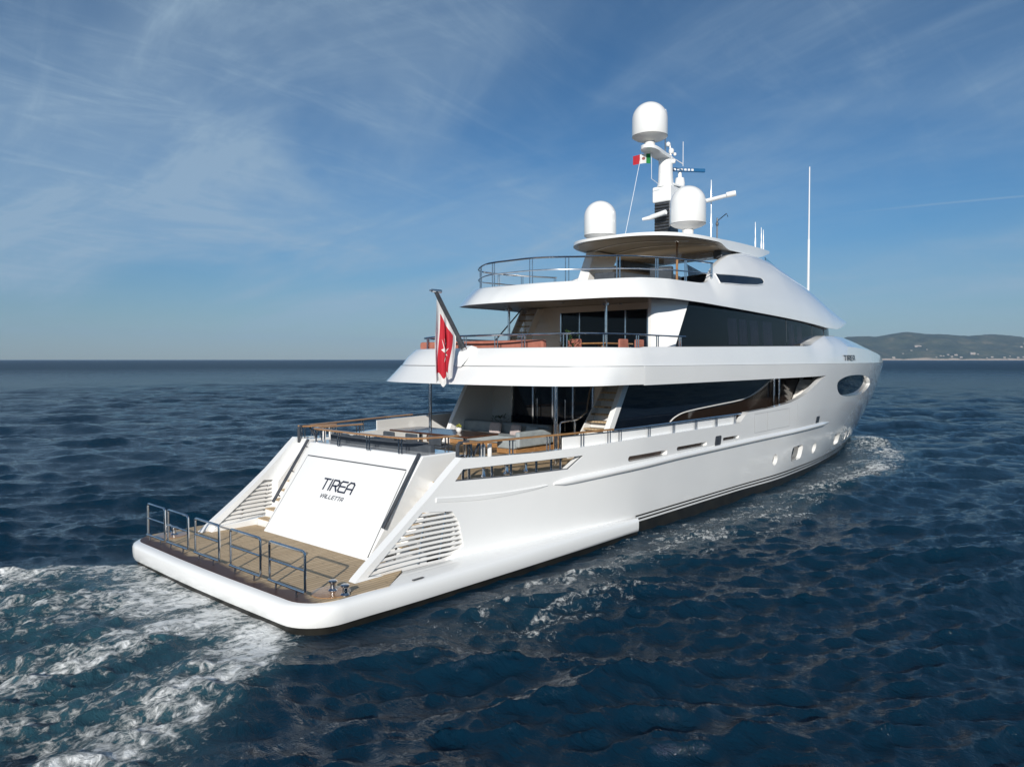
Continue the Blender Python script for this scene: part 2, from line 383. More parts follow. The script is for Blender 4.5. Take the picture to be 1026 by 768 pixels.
    co = np.stack([x+ox, y+oy, z], -1).reshape(-1, 3).astype(np.float32)
    me.vertices.add(nx*ny); me.vertices.foreach_set('co', co.ravel())
    i = np.arange(nx*ny).reshape(nx, ny); q = np.stack([i[:-1, :-1], i[1:, :-1], i[1:, 1:], i[:-1, 1:]], -1).reshape(-1)
    nf = len(q)//4
    me.loops.add(nf*4); me.loops.foreach_set('vertex_index', q.astype(np.int32))
    me.polygons.add(nf); me.polygons.foreach_set('loop_start', np.arange(0, nf*4, 4, dtype=np.int32))
    me.update(); me.validate()
    at = me.attributes.new('foam', 'FLOAT', 'POINT'); at.data.foreach_set('value', foam.ravel().astype(np.float32))
    at = me.attributes.new('churn', 'FLOAT', 'POINT'); at.data.foreach_set('value', turb.ravel().astype(np.float32))
    m = mat('sea_water', (.004, .017, .034), .04, spec=.45, ior=1.33); T = m.node_tree; p = T.nodes['Principled BSDF']; N = T.nodes.new; L = T.links.new
    tc = N('ShaderNodeTexCoord'); fa = N('ShaderNodeAttribute'); fa.attribute_name = 'foam'; ca = N('ShaderNodeAttribute'); ca.attribute_name = 'churn'
    def mt(op, a, b=None, cl=False):
        n = N('ShaderNodeMath'); n.operation = op; n.use_clamp = cl
        for k, v in enumerate((a, b)):
            if v is None: continue
            if isinstance(v, (int, float)): n.inputs[k].default_value = v
            else: L(v, n.inputs[k])
        return n.outputs[0]
    def nz(scale, det, ro, dist, rot=0, st=(1, 1, 1)):
        mp = N('ShaderNodeMapping'); mp.inputs['Rotation'].default_value = (0, 0, rot); mp.inputs['Scale'].default_value = st; L(tc.outputs['Object'], mp.inputs[0])
        n = N('ShaderNodeTexNoise'); n.inputs['Scale'].default_value = scale; n.inputs['Detail'].default_value = det; n.inputs['Roughness'].default_value = ro; n.inputs['Distortion'].default_value = dist
        L(mp.outputs[0], n.inputs[0]); return n.outputs['Fac']
    fine = nz(3.6, 12, .72, .7, 0, (.85, 1.2, 1)); 
    vo = N('ShaderNodeTexVoronoi'); vo.feature = 'DISTANCE_TO_EDGE'; vo.inputs['Scale'].default_value = 3.6
    wv = N('ShaderNodeTexNoise'); wv.inputs['Scale'].default_value = 1.6; wv.inputs['Detail'].default_value = 5; L(tc.outputs['Object'], wv.inputs[0])
    ad = N('ShaderNodeVectorMath'); ad.operation = 'MULTIPLY_ADD'; L(wv.outputs['Color'], ad.inputs[0]); ad.inputs[1].default_value = (1.5, 1.5, 0); L(tc.outputs['Object'], ad.inputs[2])
    L(ad.outputs[0], vo.inputs['Vector'])
    lace = N('ShaderNodeMapRange'); lace.inputs['From Min'].default_value = .0; lace.inputs['From Max'].default_value = .22; lace.inputs['To Min'].default_value = .10; lace.inputs['To Max'].default_value = -.05; L(vo.outputs['Distance'], lace.inputs['Value'])
    v = mt('ADD', mt('ADD', mt('MULTIPLY', fa.outputs['Fac'], 1.0), mt('MULTIPLY', mt('SUBTRACT', fine, .5), 1.9)), lace.outputs[0])
    gate = N('ShaderNodeMapRange'); gate.inputs['From Min'].default_value = .04; gate.inputs['From Max'].default_value = .22; L(fa.outputs['Fac'], gate.inputs['Value'])
    ra = N('ShaderNodeMapRange'); ra.interpolation_type = 'SMOOTHSTEP'; ra.inputs['From Min'].default_value = .47; ra.inputs['From Max'].default_value = .88; L(v, ra.inputs['Value'])
    fo = mt('MULTIPLY', ra.outputs[0], gate.outputs[0], True)
    sub = mt('MULTIPLY', mt('MULTIPLY', ca.outputs['Fac'], .55), mt('ADD', fa.outputs['Fac'], .1), True)      # air bubbles under the surface
    c1 = N('ShaderNodeMix'); c1.data_type = 'RGBA'; L(sub, c1.inputs[0]); c1.inputs[6].default_value = (.0010, .0150, .0320, 1); c1.inputs[7].default_value = (.06, .16, .19, 1)
    c2 = N('ShaderNodeMix'); c2.data_type = 'RGBA'; L(fo, c2.inputs[0]); L(c1.outputs[2], c2.inputs[6]); c2.inputs[7].default_value = (.80, .82, .82, 1)
    L(c2.outputs[2], p.inputs['Base Color'])
    h1 = nz(3.4, 6, .62, .5, R(-41), (1, .55, 1)); h2 = nz(.42, 10, .66, .6, R(-35), (1, .45, 1)); h3 = nz(11, 4, .6, .4, R(-20), (1, .7, 1))
    ridge = lambda h: mt('SUBTRACT', 1.0, mt('ABSOLUTE', mt('MULTIPLY', mt('SUBTRACT', h, .5), 3.2)))
    h1 = ridge(h1); h2 = ridge(h2)
    hh = mt('ADD', mt('MULTIPLY', h1, .036), mt('ADD', mt('MULTIPLY', h3, .009), mt('MULTIPLY', fo, mt('MULTIPLY', fine, .10))))
    dist = N('ShaderNodeVectorMath'); dist.operation = 'LENGTH'; L(tc.outputs['Object'], dist.inputs[0])
    farw = N('ShaderNodeMapRange'); farw.inputs['From Min'].default_value = 14; farw.inputs['From Max'].default_value = 150; farw.inputs['To Min'].default_value = .0; farw.inputs['To Max'].default_value = .8; L(dist.outputs['Value'], farw.inputs['Value'])
    hh = mt('ADD', hh, mt('MULTIPLY', h2, farw.outputs[0]))
    # ripples too small to see far off act as roughness
    frr = N('ShaderNodeMapRange'); frr.inputs['From Min'].default_value = 30; frr.inputs['From Max'].default_value = 500; frr.inputs['To Min'].default_value = .05; frr.inputs['To Max'].default_value = .40; L(dist.outputs['Value'], frr.inputs['Value'])
    L(mt('ADD', frr.outputs[0], mt('MULTIPLY', fo, .5)), p.inputs['Roughness'])
    b = N('ShaderNodeBump'); b.inputs['Strength'].default_value = .9; b.inputs['Distance'].default_value = 1.0; L(hh, b.inputs['Height']); L(b.outputs[0], p.inputs['Normal'])
    o = link('water', me, m, None, 0); me.shade_smooth(); o['kind'] = 'structure'
build_water()

# hills along the coast on the right, about six kilometres off
fwd2 = Vector((math.cos(HEAD), math.sin(HEAD))); rgt2 = Vector((math.sin(HEAD), -math.cos(HEAD)))
def build_hills(D, prof, depth, seed, name, mt_):
    us = np.linspace(prof[0][0], prof[-1][0], 330); hs = np.interp(us, [p[0] for p in prof], [p[1] for p in prof])
    vs = np.linspace(0, 1, 60)
    u, v = np.meshgrid(us, vs, indexing='ij'); h = hs[:, None]
    sh = np.interp(v, [0, .02, .06, .30, .5, .62, 1], [0, .05, .12, .55, .93, 1.0, .25])
    rough = (fbm(u/420, v*6, 5, seed)-.5)*.42*np.sin(np.clip(v/.62, 0, 1)*math.pi)+(fbm(u/45, v*55, 3, seed+9)-.5)*.045
    z = h*(sh+rough*np.clip(h/60, 0, 1)); z = np.where(v == 0, -2, np.maximum(z, -2))
    d = D+v*depth+(fbm(u/500, v*0, 3, seed+3)-.5)*600
    co = [(CAM.x+fwd2.x*a+rgt2.x*b, CAM.y+fwd2.y*a+rgt2.y*b, c) for a, b, c in zip(d.ravel(), u.ravel(), z.ravel())]
    n = len(vs); mb = MB(); fs = [(i*n+k, i*n+k+1, (i+1)*n+k+1, (i+1)*n+k) for i in range(len(us)-1) for k in range(n-1)]
    me = bpy.data.meshes.new(name); me.from_pydata(co, [], fs); o = link(name, me, mt_, None, 0); me.shade_smooth(); o['kind'] = 'structure'
    return us, vs, d, z
FOREST = mat('hill_forest', (.05, .06, .03), .9, spec=.1); T = FOREST.node_tree; p = T.nodes['Principled BSDF']; N = T.nodes.new; L = T.links.new
tc_ = N('ShaderNodeTexCoord'); ge = N('ShaderNodeSeparateXYZ'); L(tc_.outputs['Object'], ge.inputs[0])
n1 = N('ShaderNodeTexNoise'); n1.inputs['Scale'].default_value = .006; n1.inputs['Detail'].default_value = 10; n1.inputs['Roughness'].default_value = .7; L(tc_.outputs['Object'], n1.inputs[0])
cr = N('ShaderNodeValToRGB'); L(n1.outputs['Fac'], cr.inputs[0]); e = cr.color_ramp.elements
e[0].position = .38; e[0].color = (.022, .035, .016, 1); e[1].position = .66; e[1].color = (.12, .105, .06, 1); k = e.new(.54); k.color = (.05, .06, .028, 1)
ad_ = N('ShaderNodeMath'); ad_.operation = 'MULTIPLY_ADD'; L(n1.outputs['Fac'], ad_.inputs[0]); ad_.inputs[1].default_value = -46; L(ge.outputs['Z'], ad_.inputs[2])
rk = N('ShaderNodeMapRange'); rk.inputs['From Min'].default_value = -16; rk.inputs['From Max'].default_value = -6; rk.inputs['To Min'].default_value = 1; rk.inputs['To Max'].default_value = 0; L(ad_.outputs[0], rk.inputs['Value'])
xk = N('ShaderNodeMix'); xk.data_type = 'RGBA'; L(rk.outputs[0], xk.inputs[0]); L(cr.outputs[0], xk.inputs[6]); xk.inputs[7].default_value = (.42, .34, .26, 1); L(xk.outputs[2], p.inputs['Base Color'])
DH = 6000
def ang(px, D): return (px-513)/735*D
prof = [(ang(px, DH), (360-py)/735*DH*1.14+1) for px, py in ((866, 360), (872, 351), (879, 344), (888, 339), (900, 336.5), (912, 336), (922, 337), (935, 335.5), (948, 333.5), (960, 332), (972, 333.5), (985, 334), (1000, 334), (1012, 335), (1030, 336), (1060, 334), (1100, 338), (1150, 340), (1230, 346), (1330, 354), (1400, 360))]
us, vs_, hd, hz = build_hills(DH, prof, 1500, 77, 'hills', FOREST)
DF = 9500
prof2 = [(ang(px, DF), (360-py)/735*DF+1) for px, py in ((640, 361), (700, 359), (760, 352), (800, 345), (830, 342), (846, 340), (858, 338.5), (866, 340), (876, 343), (900, 346), (960, 350), (1050, 354), (1100, 360))]
build_hills(DF, prof2, 1000, 99, 'far_hills', FOREST)
# pale houses on the slope
HW = noise_col(mat('house_wall', (.62, .58, .52), .8), (.40, .37, .33), (.30, .25, .21), .02, 2)
spots = [(906, .20), (911, .27), (914, .25), (919, .19), (903, .12), (929, .05), (934, .07), (938, .06), (943, .08), (947, .05), (952, .07), (968, .10), (971, .12), (974, .10), (985, .03), (990, .045), (999, .05), (1005, .06), (1010, .04), (1016, .05), (1021, .07), (1012, .26), (1018, .30), (1003, .02), (958, .03), (893, .035)]
hm = MB(); hm.box(-12, 12, -7, 7, -6, 8); hm.prism([(-7.8, 8), (7.8, 8), (0, 12)], lambda u, v, w: (w, u, v), -12.8, 12.8)
hme = hm.mesh('hillside_house'); hme.materials.append(HW)
for i, (px, v) in enumerate(spots):
    iu = int(np.argmin(abs(us-ang(px, DH+v*1500)))); iv = int(round(v*59)); a, b, c = hd[iu, iv], us[iu], hz[iu, iv]
    o = bpy.data.objects.new('hillside_house', hme); COL.objects.link(o)
    o.location = (CAM.x+fwd2.x*a+rgt2.x*b, CAM.y+fwd2.y*a+rgt2.y*b, max(c, 1)+3); s = random.uniform(.35, .8)
    if i in (1, 11): s = 1.25
    o.scale = (s*1.2, s, s*.9); o.rotation_euler = (0, 0, HEAD-math.pi/2+random.uniform(-.5, .5))
    tag(o, 'tiny pale house on the wooded hillside far across the sea', 'house', 'houses on the distant hillside')
# the air between: a closed box of thin even haze
hb = MB(); hb.box(-12500, 12500, -12500, 12500, -3.2, 430); ho = link('haze', hb.mesh('haze'), (hmat := bpy.data.materials.new('haze_air')), None, 0)
hmat.use_nodes = True; hn = hmat.node_tree; hn.nodes.clear(); hv = hn.nodes.new('ShaderNodeVolumePrincipled'); hv.inputs['Color'].default_value = (.46, .68, 1.0, 1); hv.inputs['Density'].default_value = 5.2e-5; hv.inputs['Anisotropy'].default_value = .0
hn.links.new(hv.outputs[0], hn.nodes.new('ShaderNodeOutputMaterial').inputs['Volume']); tag(ho, None, None, None, 'stuff')
ho['label'] = 'pale blue sea haze that softens the far hills and horizon'

# ------------------------------------------------------------------ the yacht
Y = thing('motor_yacht', 'large white motor yacht under way with its stern platform towards the camera', 'yacht')
_B0 = pchip([0, 2, 5.6, 13, 21.7, 27, 40], [0, .55, 1.45, 3.0, 4.17, 4.5, 4.5])
_B5 = pchip([0, .3, 1.8, 4.1, 8.8, 14.8, 20.8, 27, 45], [0, .5, 1.25, 2.05, 3.15, 4.12, 4.66, 4.9, 4.9])
_G = pchip([-1, 0, 1, 2.2, 3.3, 4.8, 5.4, 6.2], [-.15, 0, .3, .6, .85, .97, 1, 1])
def xstem(z): return 46+4.8*max(0, min(1.1, z/5.4))**.9
def B(x, z):     # half breadth of the hull
    d = xstem(z)-x
    if d <= 0: return 0.0
    g = _G(z); b = _B0(d)*(1-g)+_B5(d)*g
    b -= (.80+.105*max(0, min(3.3, z)))*sm((9.5-x)/10)*sm((z+.3)/1.0)
    return max(b, 0.0)
def solid_sheet(mb, V, F, f_out, f_in):
    n = len(V); vs = [f_out(u, v) for u, v in V]+[f_in(u, v) for u, v in V]
    cnt = {}
    for t in F:
        for i in range(len(t)):
            a, b = t[i], t[(i+1) % len(t)]; cnt[(a, b)] = 1
    fs = [tuple(t) for t in F]+[tuple(n+i for i in reversed(t)) for t in F]
    for (a, b) in cnt:
        if (b, a) not in cnt: fs.append((a, n+a, n+b, b))
    mb.add(vs, fs)
def rrect(x0, x1, z0, z1, r, n=4, lean=0):
    p = [(x1-r+r*math.cos(R(a)), z1-r+r*math.sin(R(a))) for a in np.linspace(0, 90, n)]+[(x0+r+r*math.cos(R(a)), z1-r+r*math.sin(R(a))) for a in np.linspace(90, 180, n)]
    p += [(x0+r+r*math.cos(R(a)), z0+r+r*math.sin(R(a))) for a in np.linspace(180, 270, n)]+[(x1-r+r*math.cos(R(a)), z0+r+r*math.sin(R(a))) for a in np.linspace(270, 360, n)]
    return [(x+lean*(z-(z0+z1)/2), z) for x, z in p]
def oval(cx, cz, rx, rz, n=18): return [(cx+rx*math.cos(2*math.pi*k/n), cz+rz*math.sin(2*math.pi*k/n)) for k in range(n)]
stem = [(xstem(z), z) for z in np.linspace(0, 5.39, 14)]
outer = [(46, -1)]+stem+[(9, 5.39), (9, 4.79), (17, 4.79), (25, 4.80), (26.05, 4.82)]
outer += [(25.15, 4.62), (24.2, 4.32), (23.25, 4.03), (22.3, 3.84), (21.3, 3.70), (19.4, 3.58), (16.85, 3.51), (16.55, 3.36), (16.3, 3.20), (16.1, 3.13)]
outer += [(8.8, 3.13), (7.4, 3.10), (5.9, 3.06), (4.5, 3.04), (2.94, 3.07), (1.92, 3.12), (1.66, 2.91), (.89, 2.25), (-.01, 1.57), (-1.0, .86), (-1.44, .52), (-1.55, .2), (-1.55, -1)]
slot = [(1.70, 2.55), (1.95, 2.83), (3.73, 2.82), (6.25, 2.82), (5.66, 2.47), (3.64, 2.48)]
louv = [(-.92, .69), (.69, 1.91), (1.62, 1.81), (1.83, 1.50), (1.99, .88), (1.40, .58), (.14, .56)]
scup = [rrect(8.3, 10.64, 2.43, 2.60, .08), rrect(11.28, 13.5, 2.49, 2.63, .07), rrect(14.8, 16.22, 2.54, 2.66, .06)]
sqr = [rrect(14.2, 14.58, 2.47, 2.71, .07), rrect(25.2, 25.62, 2.58, 2.79, .06)]
ports = [oval(20.18, 1.27, .27, .25), oval(25.85, 1.24, .34, .27)]
wins = [rrect(22.2, 23.8, .95, 1.63, .22), rrect(30.2, 31.7, .92, 1.56, .2, lean=-.6)]
slits = [rrect(33.8, 34.35, .88, 1.50, .16, lean=-.9), rrect(35.25, 35.8, .88, 1.44, .16, lean=-.9)]
eye = smoothpoly([(28.2, 4.42), (28.5, 3.92), (29.6, 3.68), (31.5, 3.59), (34.2, 3.60), (36.2, 3.78), (37.3, 4.12), (36.2, 4.48), (34.0, 4.70), (31.5, 4.75), (29.6, 4.68)], 3)
holes = [slot, louv]+scup+sqr+ports+wins+slits+[eye]
V, F = sheet(outer, holes, .42, .24, .26)
TH = .24
mb = MB()
for s in (-1, 1):
    solid_sheet(mb, V, F, lambda x, z: (x, s*B(x, z), z), lambda x, z: (x, s*max(B(x, z)-TH, 0), z))
hull = part('hull', mb, WHITE, Y, 28)
def plate(name, polys, off, m, parent, sides=(-1, 1), t=.02, gx=.5, gz=.3, label=None, grow=.06):
    for poly in polys:
        cx = sum(p[0] for p in poly)/len(poly); cz = sum(p[1] for p in poly)/len(poly)
        pp = [(x+grow*(1 if x > cx else -1), z+grow*(1 if z > cz else -1)) for x, z in poly] if grow else poly
        V, F = sheet(pp, [], gx, gz, .3)
        for s in sides:
            mb = MB(); solid_sheet(mb, V, F, lambda x, z: (x, s*max(B(x, z)+off, 0), z), lambda x, z: (x, s*max(B(x, z)+off-t, 0), z)); part(name, mb, m, parent, 28, label=label)
for k, pg in enumerate(wins): plate('hull_window', [pg], -.20, GLASS, Y)
for k, pg in enumerate(ports): plate('porthole', [pg], -.17, GLASS, Y)
plate('bow_window', [eye], -.22, GLASS, Y)
for pg in slits: plate('hull_slit', [pg], -.2, GLASS, Y)
for pg in scup: plate('scupper_recess', [pg], -.23, BROWN, Y)
for pg in sqr: plate('fairlead', [pg], .008, DARKM, Y)
# boot top: black, with two white pinstripes over it
def bandz(x): return float(np.interp(x, [8, 16.7, 22, 30, 40, 46], [.62, .62, .585, .53, .49, .46])), float(np.interp(x, [8, 16.7, 22, 30, 40, 46], [.36, .36, .28, .21, .15, .12]))
def band(mb, f0, f1, off, xs, s):
    rings = []
    for x in xs:
        z0, z1 = f0(x), f1(x); rings.append([(x, s*(B(x, z)+off*(1 if B(x, z) > 0 else 0)), z) for z in np.linspace(z0, z1, 4)])
    mb.loft(rings)
xs = list(np.linspace(9, 45.6, 90))
mk, mw = MB(), MB()
for s in (-1, 1):
    band(mk, lambda x: -.95, lambda x: bandz(x)[0], .010, xs, s)
    for a, b in ((.20, .42), (.64, .88)):
        band(mw, lambda x: bandz(x)[0]-(bandz(x)[0]-bandz(x)[1])*b, lambda x: bandz(x)[0]-(bandz(x)[0]-bandz(x)[1])*a, .016, xs, s)
boot = part('boot_top', mk, BLACK, Y); part('waterline_stripe', mw, WHITE, boot)
# rubbing strake
for s in (-1, 1):
    mb = MB(); pts = []; rr = []
    X = np.linspace(5.1, 27.6, 60)
    for i, x in enumerate(X):
        zc = float(np.interp(x, [4.7, 5.2, 7.8, 11.3, 17.7, 27.6], [2.09, 2.11, 2.21, 2.29, 2.35, 2.40])); pts.append((x, s*(B(x, zc)+.01), zc)); e = min((x-5.05)/.5, 1); e2 = min((27.7-x)/1.2, 1); rr.append(.10*math.sqrt(max(e, .05))*max(e2, .15))
    mb.tube(pts, rr, 12); part('rubbing_strake', mb, WHITE, Y, 50)
# carved groove ledge over the louvre
for s in (-1, 1):
    mb = MB(); top = [(1.1, 2.21), (2.0, 2.14), (3.22, 2.09), (4.2, 2.095), (4.85, 2.11)]; low = [(1.1, 2.08), (2.0, 2.0), (2.7, 1.96), (3.6, 1.965), (4.45, 2.01)]
    t2 = smoothpoly(top, 6, False); l2 = smoothpoly(low, 6, False); rings = []
    for (xa, za), (xb, zb) in zip(t2, l2): rings.append([(xa, s*(B(xa, za)-.03), za+.015), (xa, s*(B(xa, za)+.032), za-.012), (xb, s*(B(xb, zb)+.018), zb+.02), (xb, s*(B(xb, zb)-.03), zb)])
    mb.loft(rings, ring_closed=True, caps=True); part('hull_ledge', mb, WHITE, Y, 30)
# side door seams
for s in (-1, 1):
    mb = MB()
    def seam(a, b, n=8):
        for i in range(n):
            p = [(a[0]+(b[0]-a[0])*t, a[1]+(b[1]-a[1])*t) for t in (i/n, (i+1)/n)]
            mb.tube([(x, s*(B(x, z)-.004), z) for x, z in p], .011, 5)
    for a, b in (((17.66, 2.62), (17.5, 3.40)), ((18.95, 2.66), (18.8, 3.42)), ((21.4, 2.66), (21.2, 3.46)), ((22.3, 2.62), (22.15, 3.62)), ((17.5, 3.40), (21.2, 3.46)), ((17.66, 2.62), (21.4, 2.66))): seam(a, b)
    part('side_door_seam', mb, CEIL, Y)
# louvre slats with two stays behind
def zspan(x, z, poly):
    xs = np.linspace(min(p[0] for p in poly), max(p[0] for p in poly), 160); ins = [q for q in xs if inpoly(q, z, poly)]
    return (ins[0], ins[-1]) if ins else None
for s in (-1, 1):
    g = MB()
    for k, z in enumerate(np.linspace(.63, 1.84, 11)):
        sp = zspan(0, z, louv)
        if not sp: continue
        X = np.linspace(sp[0]-.05, sp[1]+.05, 10); rings = []
        for x in X:
            b = B(x, z); dz = -.022*((x-.6)/1.5)**2
            rings.append([(x, s*(b-.035), z+.036+dz), (x, s*(b-.025), z-.028+dz), (x, s*(b-.20), z-.10+dz), (x, s*(b-.20), z-.055+dz)])
        g.loft(rings, ring_closed=True, caps=True)
    gr = part('louvre', g, SOFTW, Y, 30)
    for x, zz in ((-.05, (.62, .95, 1.15)), (.70, (.6, 1.2, 1.75)), (1.35, (.6, 1.2, 1.78))):
        part('louvre_stay', MB().tube([(x+(z-.8)*.2, s*(B(x, z)-.15), z) for z in zz], .03, 6), CHROME, gr)
# mooring slot: dark frame, rollers, steel posts
for s in (-1, 1):
    g = MB(); d = densify(slot, .5); g.tube([(x, s*(B(x, z)-.06), z) for x, z in d], .022, 6, closed=True); fr = part('mooring_slot', g, DARKM, Y)
    for x in (2.05, 2.25, 3.0, 3.65, 4.55, 5.1, 5.45):
        g = MB(); zb = float(np.interp(x, [1.7, 3.64, 5.66], [2.54, 2.48, 2.47])); zt = float(np.interp(x, [1.95, 3.73, 6.25], [2.83, 2.82, 2.82])); g.tube([(x, s*(B(x, zb)-.12), zb-.03), (x, s*(B(x, zb)-.12), zt+.03)], .035, 8); part('roller_post', g, CHROME, fr)
    for x, r in ((3.3, .08), (4.1, .1), (4.8, .07)): part('mooring_bitt', MB().lathe([(r*.7, 2.36), (r, 2.42), (r*.6, 2.5), (r*.6, 2.66), (r*1.25, 2.72), (r*1.1, 2.78)], (x, s*(B(x, 2.5)-.75), 0), 12), CHROME, fr)

# ---- stern platform with its rounded white rim running forward along the sides
half = [(8.95, -4.80), (6.5, -4.77), (3, -4.72), (0, -4.66), (-.9, -4.62), (-1.5, -4.58)]+[(x, y) for x, y in arc(-2.12, -3.60, .96, 270, 180, 9)]+[(-3.10, -2.6), (-3.13, -1.3), (-3.14, 0)]
path = half+[(x, -y) for x, y in reversed(half[:-1])]
def norms(path):
    o = []
    for i in range(len(path)):
        a = path[max(0, i-1)]; b = path[min(len(path)-1, i+1)]; d = Vector((b[0]-a[0], b[1]-a[1])).normalized(); o.append((-d.y, d.x))
    return o
pn = norms(path); sg = 1 if (pn[len(path)//2][0] < 0) else -1
prof_ = [(-.42, .60), (-.36, .625), (-.28, .63), (-.14, .615), (-.045, .58), (-.005, .515), (.0, .38), (-.01, .25), (-.045, .165), (-.14, .12), (-.5, .09)]
rings = []
lim = lambda x, y: .21+sm((x+.45)/.6)*max(0, abs(y)-B(x, .6)+.06-.21)
for (x, y), (nx, ny) in zip(path, pn):
    up = 0.0; pinch = 1-.75*sm((x-6.5)/2.9)
    rings.append([(x+sg*nx*o*(pinch if o < 0 else pinch), y+sg*ny*o*pinch+(1-pinch)*.10*(1 if y < 0 else -1), z+up*max(0, min(1, (z-.35)/.27))*pinch-(1-pinch)*.08*(z > .5)) for o, z in [((-lim(x, y)*{-.42: 1.04, -.36: 1.0, -.28: .96}.get(o, 0) if o < -.2 and z > .5 else o), z) for o, z in prof_]])
mb = MB(); mb.loft(rings, caps=True); plat = part('swim_platform', mb, WHITE, Y, 40)
mb = MB()
rings = [[(x-sg*nx*.10, y-sg*ny*.10, .15), (x-sg*nx*.16, y-sg*ny*.16, -.1), (x-sg*nx*.30, y-sg*ny*.30, -.8)] for (x, y), (nx, ny) in zip(path, pn)]
mb.loft(rings); part('boot_band', mb, BLACK, plat)
ins = [(x-sg*nx*(lim(x, y)-.012), y-sg*ny*(lim(x, y)-.012)) for (x, y), (nx, ny) in zip(path, pn)]
ins = [p for p in ins if p[0] < .29]
poly = [(.30, -3.5), (.02, -3.75)]+[p for p in ins if p[0] < -.2]+[(.02, 3.75), (.30, 3.5)]
V2, F2 = sheet(poly, [], .5, .5, .4); mb = MB(); solid_sheet(mb, V2, F2, lambda x, y: (x, y, .637), lambda x, y: (x, y, .55)); part('platform_decking', mb, WTEAK, plat)
# low kick bar on stubs and the five lift-out gates
mb = MB()
for a, b in ((3.82, 2.72), (2.57, 1.38), (1.02, -.24), (-.76, -2.13), (-2.47, -3.88)): mb.tube([(-2.66, a, .79), (-2.66, b, .79)], .030, 8)
kick = part('kick_bar', mb, CHROME, plat)
for y in (3.6, 2.95, 2.33, 1.62, .75, .02, -1.03, -1.88, -2.78, -3.58):
    g = MB(); g.tube([(-2.67, y, .63), (-2.66, y, .79)], .024, 8); part('stub', g, CHROME, kick)
for a, b in ((3.80, 2.74), (2.55, 1.40), (1.00, -.22), (-.78, -2.11), (-2.49, -3.86)):
    g = MB(); x = -2.64; r = .07
    pts = [(x, a, .79)]+[(x, a-r+r*math.cos(R(t)), 1.64-r+r*math.sin(R(t))) for t in (0, 30, 60, 90)]+[(x, b+r+r*math.cos(R(t)), 1.64-r+r*math.sin(R(t))) for t in (90, 120, 150, 180)]+[(x, b, .79)]
    g.tube(pts, .029, 8); gt = part('platform_gate', g, CHROME, Y)
    g = MB(); g.tube([(x, a, 1.24), (x, b, 1.24)], .024, 8); part('crossbar', g, CHROME, gt)
for s in (-1, 1):
    for y in (3.80, 4.24):
        g = MB(); g.lathe([(.10, .64), (.10, .66), (.06, .70), (.055, .80), (.095, .83), (.095, .86), (.07, .875)], (-1.92, s*y, 0), 16); part('mooring_bollard', g, CHROME, plat, 40)
    g = MB(); g.lathe([(.42, .638), (.42, .652), (.36, .656)], (-2.0, s*3.85, 0), 24); part('bollard_plate', g, VARN, plat)
for s in (-1, 1): part('deck_vent', MB().obox((-.12, s*4.50, .637), (.16, s*.0, .0), (0, .03, 0), (0, 0, .008)), DARKM, plat)

# ---- transom block
mb = MB(); T0 = [(0, .60), (1.71, 3.08), (2.98, 3.08), (2.98, .6)]
hw = [2.42, 2.62, 2.62, 2.42]
mb.add([(x, h, z) for (x, z), h in zip(T0, hw)]+[(x, -h, z) for (x, z), h in zip(T0, hw)], [(0, 1, 2, 3), (7, 6, 5, 4), (0, 4, 5, 1), (1, 5, 6, 2), (2, 6, 7, 3), (3, 7, 4, 0)])
tran = part('transom', mb, WHITE, Y, 35, bevel=.05)
tu = Vector((1.71, 0, 2.48)).normalized(); tnrm = Vector((-tu.z, 0, tu.x)); tr_ = Vector((0, -1, 0))
def tp(y, l, o=0): return Vector((0, 0, .60))+tu*l+Vector((0, y, 0))+tnrm*o
mb = MB(); ll = 2.53
mb.add([tp(y, l, o) for o in (-.02, .012) for y, l in ((2.36, .12), (2.26, ll), (-2.27, ll), (-2.40, .12))], [(0, 1, 2, 3), (7, 6, 5, 4), (0, 4, 5, 1), (1, 5, 6, 2), (2, 6, 7, 3), (3, 7, 4, 0)])
door = part('stern_door', mb, WHITE, tran, 35, bevel=.006)
mb = MB(); mb.obox(tp(0, ll+.025, .004), (0, 2.27, 0), tu*.016, tnrm*.008)
mb.obox((tp(-2.285, ll, .004)+tp(-2.415, .12, .004))/2, (tp(-2.285, ll, 0)-tp(-2.415, .12, 0))/2, (0, .007, 0), tnrm*.006)
mb.obox((tp(2.275, ll, .004)+tp(2.375, .12, .004))/2, (tp(2.275, ll, 0)-tp(2.375, .12, 0))/2, (0, .005, 0), tnrm*.004); part('door_seam', mb, DARKM, tran)
for s in (-1, 1):
    mb = MB(); a, b = Vector((1.69, s*2.56, 3.12)), Vector((.47, s*2.56, 1.36))
    mb.obox((a+b)/2+tnrm*.05, (a-b)/2, (0, .045, 0), tnrm*.035); tr1 = part('stair_rail', mb, DARKM, tran, 35, bevel=.02)
    for t in (.12, .5, .9):
        c = b+(a-b)*t; part('bracket', MB().tube([c+Vector((0, -s*.10, -.02)), c, c+tnrm*.06], .02, 6), CHROME, tr1)
